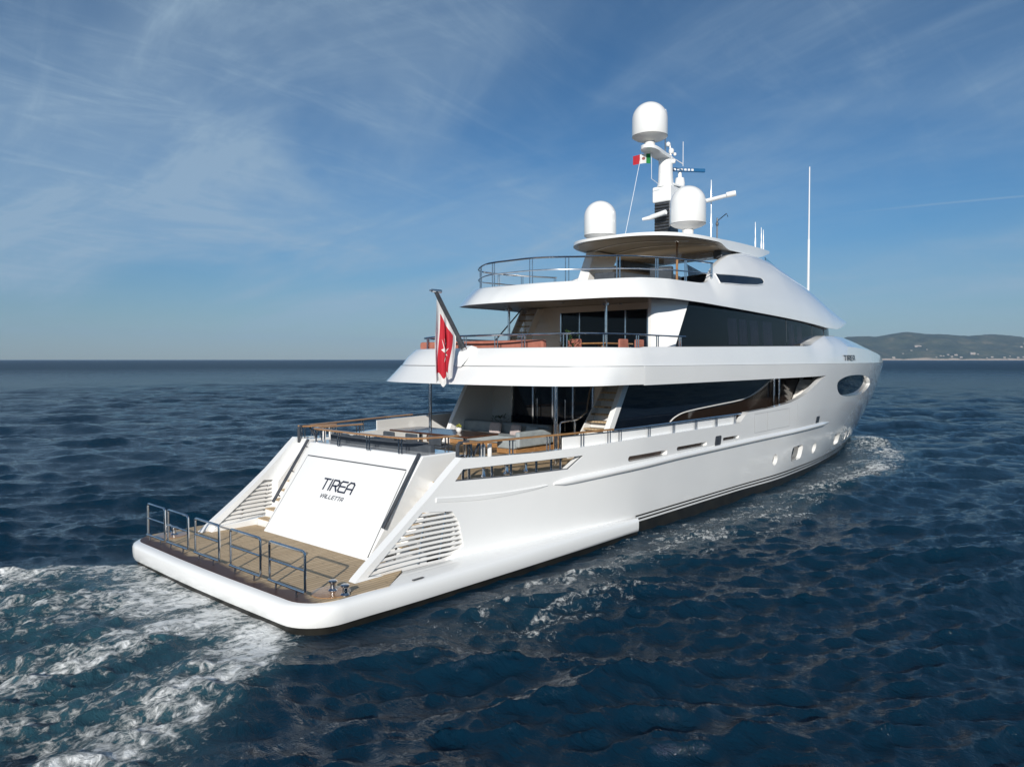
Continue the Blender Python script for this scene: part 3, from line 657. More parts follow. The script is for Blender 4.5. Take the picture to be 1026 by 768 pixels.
# lettering
GL = {'T': [[(0, 1), (1, 1)], [(.5, 1), (.5, 0)]], 'I': [[(.5, 1), (.5, 0)]],
      'R': [[(0, 0), (0, 1), (.72, 1), (.95, .86), (.95, .60), (.72, .46), (0, .46)], [(.5, .46), (1, 0)]],
      'E': [[(1, 1), (.2, 1), (0, .85), (0, .15), (.2, 0), (1, 0)], [(0, .52), (.9, .52)]],
      'A': [[(0, 0), (0, .72), (.28, 1), (.8, 1), (1, .85), (1, 0)], [(0, .40), (1, .40)]],
      'V': [[(0, 1), (.35, 0), (1, 1)]], 'L': [[(0, 1), (0, .12), (.12, 0), (.95, 0)]]}
def letters(mb, word, place, h, w, gap, sw, depth, slant=0):
    x = 0
    for ch in word:
        ww = w*(.28 if ch == 'I' else 1)
        for st in GL[ch]:
            for (a, b), (c, d) in zip(st, st[1:]):
                A = Vector((x+a*ww+b*h*slant, b*h)); Bq = Vector((x+c*ww+d*h*slant, d*h)); dr = (Bq-A).normalized(); A = A-dr*sw*.5; Bq = Bq+dr*sw*.5; nn = Vector((-dr.y, dr.x))*sw*.5
                q = [A+nn, Bq+nn, Bq-nn, A-nn]; mb.add([place(p.x, p.y, o) for o in (0, depth) for p in q], [(0, 1, 2, 3), (7, 6, 5, 4), (0, 4, 5, 1), (1, 5, 6, 2), (2, 6, 7, 3), (3, 7, 4, 0)])
        x += ww+gap
    return x
mb = MB(); letters(mb, 'TIREA', lambda u, v, o: tp(.84-u, 1.62+v, .013+o), .31, .275, .060, .048, .012); part('ship_name', mb, NAVY, door, 20, label='dark raised lettering reading TIREA')
mb = MB(); letters(mb, 'VALLETTA', lambda u, v, o: tp(.66-u, 1.37+v, .013+o), .10, .092, .042, .019, .008, .25); part('home_port', mb, NAVY, door, 20, label='small dark lettering reading VALLETTA')
# stairs on either side of the transom
for s in (-1, 1):
    mw_, mt_ = MB(), MB()
    for k in range(7):
        z = .85+.25*k; x = (.34+.25*k) if s > 0 else (.92+.2*k)
        mw_.box(x, 2.4, s*2.45, s*3.26, z-.25, z-.03); mt_.box(x-.02, 2.4 if k == 6 else x+.28, s*2.47, s*3.24, z-.03, z)
    st = part('boarding_stairs', mw_, WHITE, Y, 30); part('tread', mt_, TEAK, st)
    mw_ = MB(); mw_.add([(x, s*y, z) for x, y, z in ((-1.1, 3.62, .60), (.95, 3.62, .60), (.95, 3.62, .86), (-.95, 3.62, .76), (-1.1, 3.34, .60), (.95, 3.28, .60), (.95, 3.28, .86), (-.95, 3.34, .76))], [(0, 1, 2, 3), (7, 6, 5, 4), (0, 4, 5, 1), (1, 5, 6, 2), (2, 6, 7, 3), (3, 7, 4, 0)])
    part('wing_plinth', mw_, WHITE, Y, 30, bevel=.02)
    if s < 0: continue
    g = MB()
    if s > 0: g.prism([(1.0, .6), (1.02, 1.86), (2.12, 3.07), (3.0, 3.07), (3.0, .6)], lambda u, v, w: (u, w, v), 3.27, 3.66)
    part('wing_wall', g, WHITE, Y, 30, bevel=.02)

# ---- main deck
xs_ = [2.15, 4, 8, 14, 20, 26, 32, 38, 42, 45]
poly = [(x, -(B(x, 2.35)-.12)) for x in xs_]+[(x, B(x, 2.35)-.12) for x in reversed(xs_)]
mb = MB(); V2, F2 = sheet(poly, [], 1.5, 1.5, 1.0); solid_sheet(mb, V2, F2, lambda x, y: (x, y, 2.35), lambda x, y: (x, y, 2.25)); part('main_deck', mb, TEAK, Y)
mb = MB(); mb.box(2.05, 2.16, -3.6, 3.6, .62, 2.34); part('deck_front', mb, WHITE, Y)
# house on the main deck
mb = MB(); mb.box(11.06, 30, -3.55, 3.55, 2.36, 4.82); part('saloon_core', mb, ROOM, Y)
glz = smoothpoly([(12.4, 2.9), (12.75, 3.30), (13.3, 3.52), (14.23, 3.65), (16.76, 3.78), (18.65, 3.87), (19.87, 4.03), (21.0, 4.34), (22.05, 4.68), (22.3, 4.82)], 4, False)
for s in (-1, 1):
    mb = MB(); mb.prism([(8.45, 2.4), (8.95, 3.28), (9.92, 4.82)]+list(reversed(glz))+[(12.2, 2.4)], lambda u, v, w: (u, w, v), s*3.62, s*3.66); pg = part('saloon_window', mb, GLASS, Y)
    mb = MB(); mb.tube([(u, s*3.675, v) for u, v in glz], .025, 6); part('window_trim', mb, SOFTW, pg)
    mb = MB(); mb.prism([(12.25, 2.4)]+glz+[(22.3, 4.82), (30, 4.82), (30, 2.4)], lambda u, v, w: (u, w, v), s*3.56, s*3.60); part('lobby_and_reflection', mb, GLASS if 0 else mat('brown_reflection_glass', (.022, .015, .012), .08), Y)  # brown below the curve paints in the bulwark's reflection; forward part is lobby
    mb = MB(); mb.prism([(8.28, 2.36), (8.55, 2.36), (9.05, 3.28), (10.02, 4.83), (9.70, 4.83), (8.72, 3.28)], lambda u, v, w: (u, w, v), s*3.50, s*3.70); part('fashion_edge', mb, WHITE, Y, 30, bevel=.02)
    mb = MB(); mb.prism([(8.4, 2.36), (8.9, 3.28), (9.88, 4.83), (11.1, 4.83), (11.1, 2.36)], lambda u, v, w: (u, w, v), s*3.52, s*3.61); part('fashion_plate', mb, WHITE, Y)
# lobby details seen through the forward part of the opening: posts and a side stair
for s in (-1, 1):
    for x in (22.3, 22.9): part('side_deck_post', MB().tube([(x, s*3.72, 2.36), (x, s*3.72, 4.82)], .05, 8), CHROME, Y)
    mt_ = MB(); ml = MB()
    for k in range(9):
        x = 23.7+.26*k; z = 2.6+.25*k; mt_.box(x, x+.30, s*3.66, s*4.28, z-.25, z)
    ms = part('side_stairs', mt_, SOFTW, Y)
    ml.prism([(23.5, 2.36), (23.9, 2.36), (26.3, 4.75), (25.9, 4.75)], lambda u, v, w: (u, w, v), s*4.30, s*4.36); ml.prism([(23.5, 2.36), (23.9, 2.36), (26.3, 4.75), (25.9, 4.75)], lambda u, v, w: (u, w, v), s*3.62, s*3.66); part('stringer', ml, SOFTW, ms)
    part('stair_bulkhead', MB().box(27.6, 27.7, s*3.6, s*4.1, 2.36, 4.82), SOFTW, Y)
# aft bulkhead of the saloon
part('saloon_bulkhead', MB().box(11.0, 11.05, 2.45, 3.55, 2.36, 4.83), SOFTW, Y); part('saloon_bulkhead', MB().box(11.0, 11.05, -3.55, -1.55, 2.36, 4.83), SOFTW, Y)
mb = MB(); mb.box(11.01, 11.04, -1.55, 2.45, 2.36, 4.83); dg = part('saloon_doors', mb, GLASS, Y)
for y in (2.42, 1.32, .34, -.62, -1.52): part('door_frame', MB().box(10.95, 11.008, y-.035, y+.035, 2.36, 4.83), CHROME, dg)
for y in (1.05, -.3): part('door_handle', MB().tube([(10.9, y, 2.9), (10.9, y, 4.1)], .02, 6), CHROME, dg)
for s in (-1, 1):
    px_p, py_p = (7.0, s*2.9)
    mb = MB(); mb.tube([(px_p, py_p, 2.36), (px_p, py_p, 4.84)], .06, 12); part('deck_pillar', mb, CHROME, Y)
# stairs from the aft deck to the upper deck on the starboard side
for s in (-1,):
    mt_, ml = MB(), MB()
    for k in range(10):
        x = 8.35+.20*k; z = 2.60+.235*k; mt_.box(x, x+.26, s*2.55, s*3.42, z-.05, z)
    us_ = part('deck_stairs', mt_, TEAK, Y)
    ml.prism([(8.1, 2.36), (8.5, 2.36), (10.7, 4.83), (10.3, 4.83)], lambda u, v, w: (u, w, v), s*3.42, s*3.50); ml.prism([(8.1, 2.36), (8.5, 2.36), (10.7, 4.83), (10.3, 4.83)], lambda u, v, w: (u, w, v), s*2.50, s*2.55)
    for k in range(10):
        x = 8.35+.20*k; z = 2.60+.235*k; ml.box(x+.2, x+.215, s*2.56, s*3.41, z-.235, z-.055)
    part('stringer', ml, SOFTW, us_)
    ml = MB(); ml.tube([(7.2, s*2.9, 2.36), (7.2, s*2.9, 3.55), (7.25, s*2.9, 3.62), (8.1, s*2.9, 3.66), (8.7, s*2.85, 3.85), (9.4, s*2.5, 4.55), (9.7, s*2.48, 4.83)], .028, 8); ml.tube([(8.0, s*2.9, 2.36), (8.0, s*2.9, 3.64)], .026, 8); part('stair_handrail', ml, CHROME, us_)

# ---- upper deck: bulwark that sweeps round the stern
bot = smoothpoly([(5.05, 0), (5.1, -1.2), (5.3, -2.6), (5.62, -3.6), (6.15, -4.3), (6.9, -4.70), (7.9, -B(7.9, 4.8)+.02), (9, -B(9, 4.8))], 5, False)
mid = smoothpoly([(5.68, 0), (5.73, -1.2), (5.93, -2.6), (6.25, -3.55), (6.75, -4.22), (7.4, -4.62), (8.2, -B(8.2, 5.4)+.04), (9, -B(9, 5.39))], 5, False)
topc = smoothpoly([(6.28, 0), (6.33, -1.2), (6.53, -2.5), (6.83, -3.38), (7.25, -4.0), (7.8, -4.40), (8.4, -4.62), (9, -B(9, 5.4)+.20)], 5, False)
rings = []
for (bx, by), (mx, my) in zip(bot, mid):
    dx, dy = (mx-bx), (my-by)
    rings.append([(bx+.25, by*.985+(.2 if by < -3 else 0), 4.84), (bx, by, 4.82), (bx+dx*.5, by+dy*.5, 5.09), (bx+dx*.93, by+dy*.93, 5.33), (mx, my, 5.375), (mx+.05*(1 if by > -4 else 0), my+.04*(my < -3), 5.39), (mx+.35, my*.93, 5.39)])
mb = MB()
for s in (1, -1): mb.loft([[(x, s*y, z) for x, y, z in r] for r in rings])
part('overhang_fascia', mb, WHITE, Y, 22)
zt_ = lambda x: float(np.interp(x, [6, 9, 22, 23.6, 24.5, 26, 27.3, 29.5, 32, 36, 40, 44, 47, 49.5, 50.8], [5.97, 5.98, 6.185, 6.21, 6.27, 6.56, 6.78, 6.83, 6.80, 6.64, 6.38, 6.06, 5.82, 5.57, 5.42]))
ins_ = lambda x: float(np.interp(x, [9, 12, 23.5, 28, 36, 44, 49, 50.8], [.20, .11, .12, .55, .95, .85, .40, .02]))
rings = []
for (mx, my), (tx, ty) in zip(mid, topc):
    k = Vector((tx-mx, ty-my))
    rings.append([(mx+.04, my*.992, 5.40), (mx+k.x*.5-.02, my+k.y*.5-.015*(my < -3), 5.40+.285), (tx, ty, 5.955), (tx+.03, ty*.995, 5.975), (tx+.24, ty*.955, 5.975), (tx+.26, ty*.953, 5.0)])
for x in list(np.linspace(9.4, 23.4, 26))+list(np.linspace(23.8, 50.75, 70)):
    b = B(x, 5.4)-.04; zt = zt_(x); i = min(ins_(x), b*.95); g = sm((x-24)/3)
    yt = b-i; ym = b-i*(.40-.26*g)
    p3 = (x, -(yt-.03), zt+.02); p4 = (x, -((yt-.24)*(1-g)+yt*.55*g), zt+.02+.05*g); p5 = (x, -((yt-.26)*(1-g)+0*g), 5.0*(1-g)+(zt+.09)*g)
    rings.append([(x, -b, 5.40), (x, -ym, 5.40+(zt-5.40)*(.5+.12*g)), (x, -yt, zt), p3, p4, p5])
rings = [[(p[0], min(p[1], 0), p[2]) for p in r] for r in rings]
mb = MB()
for s in (1, -1): mb.loft([[(x, s*y, z) for x, y, z in r] for r in rings])
bulw = part('upper_bulwark', mb, WHITE, Y, 40)
mb = MB(); X = np.linspace(9.05, 50.6, 90)
for s in (-1, 1): mb.loft([[(x, s*(B(x, 5.4)-.045), 5.392), (x, s*(B(x, 5.4)-.045), 5.402)] for x in X])
part('bulwark_seam', mb, DARKM, bulw)
# name on the bow
for s in (-1, 1):
    mb = MB()
    def bowplace(u, v, o):
        x = (29.3+u) if s < 0 else (31.5-u); zt = zt_(x); b = B(x, 5.4)-.04; z = 5.56+v; i = ins_(x); t = (z-5.4)/((zt-5.4)*.62)
        return (x, s*(b-i*.14*t+.02+o), z)
    letters(mb, 'TIREA', bowplace, .25, .36, .17, .045, .025); part('bow_name', mb, DARKM, bulw, 20, label='small dark lettering reading TIREA on the bow')
# floor and ceiling of the overhang
dk = [(bx+.30, by*.965) for bx, by in bot]+[(x, -(B(x, 4.8)-.1)) for x in (12, 16, 20, 24, 28, 34, 40, 45, 48)]
poly = [(dk[0][0], 0.0)]+dk[1:]+[(x, -y) for x, y in reversed(dk[1:])]
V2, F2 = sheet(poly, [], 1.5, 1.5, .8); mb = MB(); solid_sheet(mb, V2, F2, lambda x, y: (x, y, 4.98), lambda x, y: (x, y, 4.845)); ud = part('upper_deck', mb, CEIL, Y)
poly2 = [(x+.9, y*.93) for x, y in poly if x < 13]; poly2 = poly2 if len(poly2) > 3 else poly
V2, F2 = sheet(poly2, [], 1.5, 1.5, .8); mb = MB(); solid_sheet(mb, V2, F2, lambda x, y: (x, y, 5.02), lambda x, y: (x, y, 4.985)); part('upper_deck_planking', mb, TEAK, ud)

# ---- upper deck house
gl = smoothpoly([(12.3, -4.08), (16, -4.10), (20, -4.06), (24, -4.02), (27, -3.93), (29.2, -3.74), (31.2, -3.32), (33.0, -2.5), (34.3, -1.35), (34.7, 0)], 5, False)
rings = []
for i, (x, y) in enumerate(gl):
    a = 1.1 if i == 0 else max(0, 1.1*(1-(x-12.3)/3.0))
    rings.append([(x, y, 5.9), (x+.0*a, y, 6.06), (x+a*.5-.12*sm((x-26)/5), y*.993, 6.8), (x+a-.3*sm((x-26)/5), y*.985, 7.72)])
mb = MB()
for s in (1, -1): mb.loft([[(x, s*y, z) for x, y, z in r] for r in rings])
ug = part('bridge_deck_window', mb, TINT, Y, 40)
for s in (-1, 1):
    for x in (23.0, 26.6, 28.8):
        y = float(np.interp(x, [p[0] for p in gl], [p[1] for p in gl])); part('mullion', MB().obox((x-.02, s*(-y*.99+.006), 6.8), (.03, 0, 0), (0, .012, 0), (-.03, -s*.02, .88)), DARKM, ug)
mb = MB(); mb.box(13.2, 30.5, -3.0, 3.0, 5.0, 7.7); part('bridge_deck_dark_core', mb, ROOM, Y)  # near-black block added behind the tinted windows to keep the interior dark
for s in (-1, 1):
    for a, b in ((17.35, 18.2), (18.45, 19.2), (19.6, 20.4), (21.0, 22.0), (24.1, 24.75), (25.3, 25.85)):
        mb = MB(); n = 13; rg = []
        for k in range(n):
            t = k/(n-1); y = -float(np.interp(a, [p[0] for p in gl], [p[1] for p in gl]))-.30+.05*math.sin(t*22); rg.append([(a+(b-a)*t, s*y, 6.22), (a+(b-a)*t*.98-.35*.2, s*y*.99, 7.30)])
        mb.loft(rg); part('curtain', mb, MAUVE, Y)
for s in (-1, 1):
    mb = MB(); q = [(11.7, -3.5, 5.0), (12.05, -4.06, 5.0), (12.36, -4.09, 6.06), (13.45, -4.045, 7.75), (11.7, -3.5, 7.75)]
    if s > 0: q = [(12.95, 3.5, 5.0), (12.97, 4.06, 5.0), (13.0, 4.09, 6.06), (13.45, 4.045, 7.75), (12.95, 3.5, 7.75)]
    else: mb.box(11.7, 13.0, s*3.38, s*3.50, 5.0, 7.75)
    mb.add([(x, s*abs(y), z) for x, y, z in q]+[(x+.16, s*(abs(y)-.10), z) for x, y, z in q], [(0, 1, 2, 3, 4), (9, 8, 7, 6, 5), (0, 5, 6, 1), (1, 6, 7, 2), (2, 7, 8, 3), (3, 8, 9, 4), (4, 9, 5, 0)])
    part('bridge_deck_wing', mb, WHITE, Y, 30)
ml = MB(); ml.prism([(10.9, 5.0), (11.3, 5.0), (13.0, 7.7), (12.6, 7.7)], lambda u, v, w: (u, w, v), 2.42, 2.48); ml.prism([(10.9, 5.0), (11.3, 5.0), (13.0, 7.7), (12.6, 7.7)], lambda u, v, w: (u, w, v), 3.28, 3.34); sst = part('sun_deck_stairs', ml, WHITE, Y)
for k in range(10): part('tread', MB().box(11.05+.17*k, 11.32+.17*k, 2.48, 3.28, 5.2+.25*k, 5.25+.25*k), TEAK, sst)
ml = MB(); ml.tube([(10.7, 3.36, 5.0), (10.7, 3.36, 6.1), (10.85, 3.36, 6.25), (12.7, 3.36, 7.75)], .03, 8); part('stair_handrail', ml, CHROME, sst)
mb = MB(); mb.box(13.0, 13.06, 1.55, 3.4, 5.0, 7.75); mb.box(13.0, 13.06, -3.4, -2.65, 5.0, 7.75); mb.box(12.98, 13.06, -3.4, 3.4, 7.50, 7.75); part('bridge_deck_bulkhead', mb, SOFTW, Y)
mb = MB(); mb.box(13.01, 13.04, -2.65, 1.55, 5.0, 7.5); bd = part('bridge_deck_doors', mb, GLASS, Y)
for y in (1.5, .55, -1.62, -2.6): part('door_frame', MB().box(12.96, 13.008, y-.03, y+.03, 5.0, 7.5), CHROME, bd)
for s in (-1, 1):
    mb = MB(); mb.tube([(10.65, s*2.3, 5.0), (10.65, s*2.3, 7.74)], .05, 12); mb.lathe([(.13, 7.52), (.13, 7.62), (.06, 7.64)], (10.65, s*2.3, 0), 14); part('awning_pillar', mb, CHROME, Y)

# ---- sun deck: overhang, fairing and wheelhouse brow in one skin
bA = [(7.1, 0, 7.50), (7.3, -1.2, 7.51), (8.05, -2.35, 7.55), (9.1, -3.5, 7.63), (10.2, -4.12, 7.68), (11.6, -4.36, 7.71)]
tA = [(7.9, 0, 8.15), (8.05, -1.15, 8.17), (8.65, -2.15, 8.22), (9.6, -3.15, 8.31), (10.6, -3.72, 8.39), (12.0, -4.0, 8.44)]
bA = smoothpoly(bA, 5, False); tA = smoothpoly(tA, 5, False)
fx = [13.7, 16, 19.2, 24.5, 27, 29, 31, 33, 35, 36.2, 36.8]
fyb = pchip([12, 13.7, 16, 19.2, 24.5, 27, 29, 31, 33, 35, 37, 38.0, 38.55], [4.37, 4.38, 4.33, 4.22, 4.12, 4.06, 3.97, 3.80, 3.50, 3.02, 2.12, 1.25, .05])
fzb = pchip([12, 13.7, 16, 19.2, 24.5, 27, 29, 30.5, 32.0, 34.0, 36, 38.55], [7.71, 7.69, 7.65, 7.59, 7.44, 7.33, 7.24, 7.24, 7.40, 7.70, 7.86, 7.92])
fzt = pchip([12, 14.6, 15.2, 15.8, 16.4, 17, 18, 19, 21, 23, 24.5, 28.6, 31.8, 34.2, 36.5, 38.55], [8.44, 8.49, 8.62, 9.00, 9.26, 9.50, 9.86, 10.13, 10.36, 10.32, 10.15, 9.55, 8.88, 8.32, 8.05, 7.94])
fyt = pchip([12, 14.6, 16, 17, 19, 23, 28.6, 32, 34, 36, 38.55], [4.0, 4.0, 3.66, 3.35, 3.05, 2.85, 2.45, 2.1, 1.7, 1.0, .02])
def skin(x, n=16):
    yb, zb, zt, yt = fyb(x), fzb(x), fzt(x), min(fyt(x), fyb(x)); w = sm((x-14.6)/2.5); o = []
    for k in range(n+1):
        t = k/n
        if w > 0: a = t*math.pi/2; ze = math.sin(a)**1.15; ye = 1-math.cos(a)**1.3; zl = zb+(zt-zb)*(t*(1-w)+ze*w); yl = yb+(yt-yb)*((t+.06*math.sin(math.pi*t)*-1)*(1-w)+ye*w)
        else: zl = zb+(zt-zb)*t; yl = yb+(yt-yb)*(t-.06*math.sin(math.pi*t))
        o.append((x, -yl, zl))
    return o
rings = []
for (bx, by, bz), (tx, ty, tz) in zip(bA, tA):
    rings.append([(bx+(tx-bx)*(k/16-.06*math.sin(math.pi*k/16)), by+(ty-by)*(k/16-.06*math.sin(math.pi*k/16)), bz+(tz-bz)*k/16) for k in range(17)])
X = list(np.linspace(12.4, 15, 8))+list(np.linspace(15.2, 19, 22))+list(np.linspace(19.4, 36, 42))+list(np.linspace(36.3, 38.54, 14))
sk = [skin(x) for x in X]
mb = MB()
for s in (1, -1):
    mb.loft([[(x, s*y, z) for x, y, z in r] for r in rings+sk])
    # inner face of the open part
    inn = []
    for r in rings+[q for x, q in zip(X, sk) if x <= 25.4]:
        x, y, z = r[-1]; aft = 1 if x < 9.5 else 0; L_ = .14
        nx = L_*max(0, 1-abs(y)/4.1); ny = L_*min(1, abs(y)/2.5)
        inn.append([(x, s*y, z), (x+nx, s*min(y+ny, 0), z+.005), (x+nx*1.2, s*min(y+ny*1.2, 0), 7.98)])
    mb.loft(inn)
    mb.loft([[(q[-1][0], s*q[-1][1], q[-1][2]), (q[-1][0], s*q[-1][1]*.55, q[-1][2]+.06*min(1, (38.6-x)/4)), (x, 0, q[-1][2]+.09*min(1, (38.6-x)/4))] for x, q in zip(X, sk) if x >= 25.0])
sunsk = part('sun_deck_shell', mb, WHITE, Y, 45)
mb = MB()
for s in (1, -1):
    mb.loft([[(r[0][0]+.02, s*r[0][1]*.997, r[0][2]+.004), (r[0][0]+(.6 if r[0][0] < 9 else 0), s*r[0][1]*.86, r[0][2]+.06), (max(r[0][0], 7.7), 0, max(r[0][2], 7.5)+.07)] for r in rings+sk])
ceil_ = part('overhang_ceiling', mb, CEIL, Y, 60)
mb = MB()
for s in (1, -1): mb.loft([[(r[-1][0]+.1, s*r[-1][1]*.985, 8.0), (r[-1][0]+.1, 0, 8.0)] for r in rings+[q for x, q in zip(X, sk) if x <= 25.4]])
part('sun_deck_floor', mb, TEAK, Y)
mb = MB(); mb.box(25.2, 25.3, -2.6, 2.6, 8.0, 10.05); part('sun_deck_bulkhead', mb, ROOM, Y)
# small downlights in the ceilings
for x, y in ((9.2, -1.5), (9.2, 1.2), (10.8, -2.8), (10.8, 0), (11.8, 2.4), (12.2, -1.2)): part('downlight', MB().lathe([(.06, 7.545), (.06, 7.56), (.03, 7.57)], (x, y, .0), 10), CHROME, ceil_)
# side window let into the fairing
def yskin(x, z):
    q = skin(x, 40)
    for a, b in zip(q, q[1:]):
        if a[2] <= z <= b[2]: t = (z-a[2])/max(1e-6, b[2]-a[2]); return -(a[1]+(b[1]-a[1])*t)
    return -q[-1][1] if z > q[-1][2] else -q[0][1]
for s in (-1, 1):
    wp = [(16.05, 8.98), (16.0, 8.60), (18, 8.68), (19.6, 8.79), (20.25, 8.88), (20.5, 9.0), (20.42, 9.12), (20.2, 9.16), (18.5, 9.10)]; V2, F2 = sheet(wp, [], .4, .12, .25); mb = MB()
    solid_sheet(mb, V2, F2, lambda x, z: (x, s*(yskin(x, z)+.02), z), lambda x, z: (x, s*(yskin(x, z)-.03), z)); fw_ = part('fairing_window', mb, GLASS, Y)
    mb = MB(); mb.tube([(x, s*(yskin(x, z)+.015), z) for x, z in densify(wp, .3)], .022, 6, closed=True); part('window_rim', mb, WHITE, fw_)
# clear wind screen on the roof ahead of the hard top
mb = MB(); pts = [(25.2, -2.2), (27.2, -2.1), (29.3, -1.9), (30.4, -1.2), (30.8, 0), (30.4, 1.2), (29.3, 1.9), (27.2, 2.1), (25.2, 2.2)]
def roofz(x): return fzt(x)+.04
mb.loft([[(x, y, roofz(x)-.06), (x-.25, y*.97, roofz(x)+.62-.05*(x-25))] for x, y in pts]); ws = part('wind_screen', mb, CLEAR, Y, 0)
for x, y in pts: part('screen_post', MB().tube([(x, y, roofz(x)-.06), (x-.25, y*.97, roofz(x)+.62-.05*(x-25))], .018, 6), CHROME, ws)

# ---- hard top
hp = smoothpoly([(13.9, 0), (13.95, -.9), (14.28, -1.65), (14.93, -2.33), (15.95, -2.84), (17.5, -3.08), (19, -3.03), (21, -2.88), (23, -2.72), (24.6, -2.5)], 5, False)+[(24.1, -1.6), (23.8, 0)]
outl = hp[:-1]+[(23.8, 0)]+[(x, -y) for x, y in reversed(hp[1:-1])]
zr = pchip([13.8, 17.5, 19.2, 21, 24.7], [10.60, 10.64, 10.71, 10.77, 10.85]); th = pchip([13.8, 17.8, 19.0, 22.5, 24.7], [.11, .13, .40, .42, .05])
def hedge(x, y): return max(0, min(1, (1-(abs(y)/3.1)**2)))*max(0, min(1, (x-13.9)/3.0))
V2, F2 = sheet(outl, [], .45, .45, .3); mb = MB()
solid_sheet(mb, V2, F2, lambda x, y: (x, y, zr(x)+.24*hedge(x, y)), lambda x, y: (x, y, zr(x)-th(x)+.10*hedge(x, y)))
ht = part('hard_top', mb, WHITE, Y, 40)
pb = [p for p in outl if p[0] < 23]; cxy = [(17+(x-17)*.93, y*.93) for x, y in outl if x < 18.6]
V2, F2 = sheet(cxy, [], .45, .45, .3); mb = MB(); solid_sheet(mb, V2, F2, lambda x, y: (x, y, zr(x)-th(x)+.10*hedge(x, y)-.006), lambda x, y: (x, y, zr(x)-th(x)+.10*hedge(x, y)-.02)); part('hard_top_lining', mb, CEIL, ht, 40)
mb = MB()
for x0, w in ((15.6, 2.4), (17.4, 2.75)):
    mb.tube([(x0-.9*math.cos(y/w*math.pi/2)+.9, y, zr(x0)-.15+.10*hedge(x0+.4, y)-.03) for y in np.linspace(-w, w, 30)], .03, 5)
part('ceiling_strip', mb, WHITE, ht)
for s in (-1, 1):
    mb = MB(); mb.box(18.9, 22.8, s*2.30, s*2.72, 10.0, 10.36); part('hard_top_gap_shade', mb, DARKM, ht, bevel=.05)  # dark filler boxes stand in for the shaded gap below the hard top
for s in (1,):
    mb = MB(); mb.add([(15.4, 2.3, 8.0), (17.2, 2.3, 8.0), (17.2, 2.95, 8.0), (15.4, 2.95, 8.0), (16.4, 2.2, 10.52), (18.3, 2.2, 10.52), (18.3, 2.7, 10.52), (16.4, 2.7, 10.52)], [(3, 2, 1, 0), (4, 5, 6, 7), (0, 1, 5, 4), (1, 2, 6, 5), (2, 3, 7, 6), (3, 0, 4, 7)]); part('hard_top_pylon', mb, WHITE, Y, 30, bevel=.08)
mb = MB(); mb.tube([(16.9, -1.65, 8.0), (16.9, -1.65, 10.6)], .05, 10); part('hard_top_post', mb, VARN, Y)
# sat domes
def dome(c, r, zb, ztop, ped):
    g = MB(); zc = ztop-r*.98
    prof = [(r*.97, zb), (r, zb+.05), (r, zc)]+[(r*math.cos(R(a)), zc+r*.98*math.sin(R(a))) for a in range(8, 90, 8)]+[(.001, ztop)]
    g.lathe(prof, c, 40); d = part('satellite_dome', g, WHITE, Y, 45)
    g = MB(); g.lathe([(.20, ped), (.22, ped+.1), (.24, zb-.22), (r*.80, zb-.10), (r*.985, zb-.012), (r*.95, zb)], c, 40); part('dome_base', g, SOFTW, d, 40)
    g = MB(); g.lathe([(r*.985, zb-.012), (r*.992, zb-.004), (r*.985, zb+.004)], c, 40); part('dome_seam', g, DARKM, d)
dome((16.8, -2.2, 0), .735, 11.22, 12.8, 10.7); dome((16.8, 2.2, 0), .735, 11.22, 12.8, 10.7); dome((17.4, 0, 0), .78, 15.38, 16.88, 14.85)
# mast
g = MB(); g.box(18.5, 19.3, -.40, .40, 10.5, 12.72); mast = part('mast', g, DARKM, Y, 30, bevel=.05)
g = MB()
for k in range(14): g.box(18.45, 18.49, -.36, .36, 10.75+k*.14, 10.79+k*.14)
part('mast_grille', g, BLACK, mast)
g = MB(); g.box(18.4, 19.4, -.47, .47, 12.7, 13.42); part('mast_box', g, WHITE, mast, 30, bevel=.08)
g = MB(); g.loft([[(18.8+r*math.cos(2*math.pi*k/20)*1.1, r*math.sin(2*math.pi*k/20), z) for k in range(20)] for r, z in ((.40, 13.4), (.34, 13.6), (.31, 14.4), (.33, 14.75), (.2, 14.9))], ring_closed=True, caps=True); part('mast_tower', g, WHITE, mast, 50)
g = MB(); pl_ = smoothpoly([(16.95, 0), (17.1, -.28), (17.5, -.38), (18.2, -.34), (18.9, -.30), (19.3, -.15), (19.3, .15), (18.9, .30), (18.2, .34), (17.5, .38), (17.1, .28)], 3); g.prism(pl_, lambda u, v, w: (u, v, w+(18.6-u)*.10), 14.66, 14.80); part('mast_platform', g, WHITE, mast, 40)
g = MB(); g.prism([(19.0, -.3), (20.3, -.45), (20.5, -.2), (20.5, .2), (20.3, .45), (19.0, .3)], lambda u, v, w: (u, v, w), 13.52, 13.62); g.prism([(19.0, 13.2), (19.0, 13.52), (20.0, 13.52)], lambda u, v, w: (u, w, v), -.1, .1); part('radar_shelf', g, WHITE, mast, 30, bevel=.02)
g = MB(); g.lathe([(.22, 13.62), (.24, 13.75), (.20, 14.0), (.10, 14.05), (.08, 14.28)], (19.85, -.15, 0), 18); rd = part('radar_motor', g, WHITE, mast, 45)
ra = Vector((.72, -.62, 0)).normalized(); rn = Vector((-ra.y, ra.x, 0)); rc = Vector((19.9, -.35, 14.36))
g = MB(); g.obox(rc, ra*1.0, rn*.055, Vector((0, 0, .085))); rs = part('radar_scanner', g, RADAR, mast, 30, bevel=.03)
g = MB()
for k in range(6):
    a = -.48+k*.17
    for sgn in (1, -1): g.obox(rc+ra*a+rn*sgn*.057, ra*.055, rn*.003, Vector((0, 0, .045)))
part('scanner_mark', g, WHITE, rs)
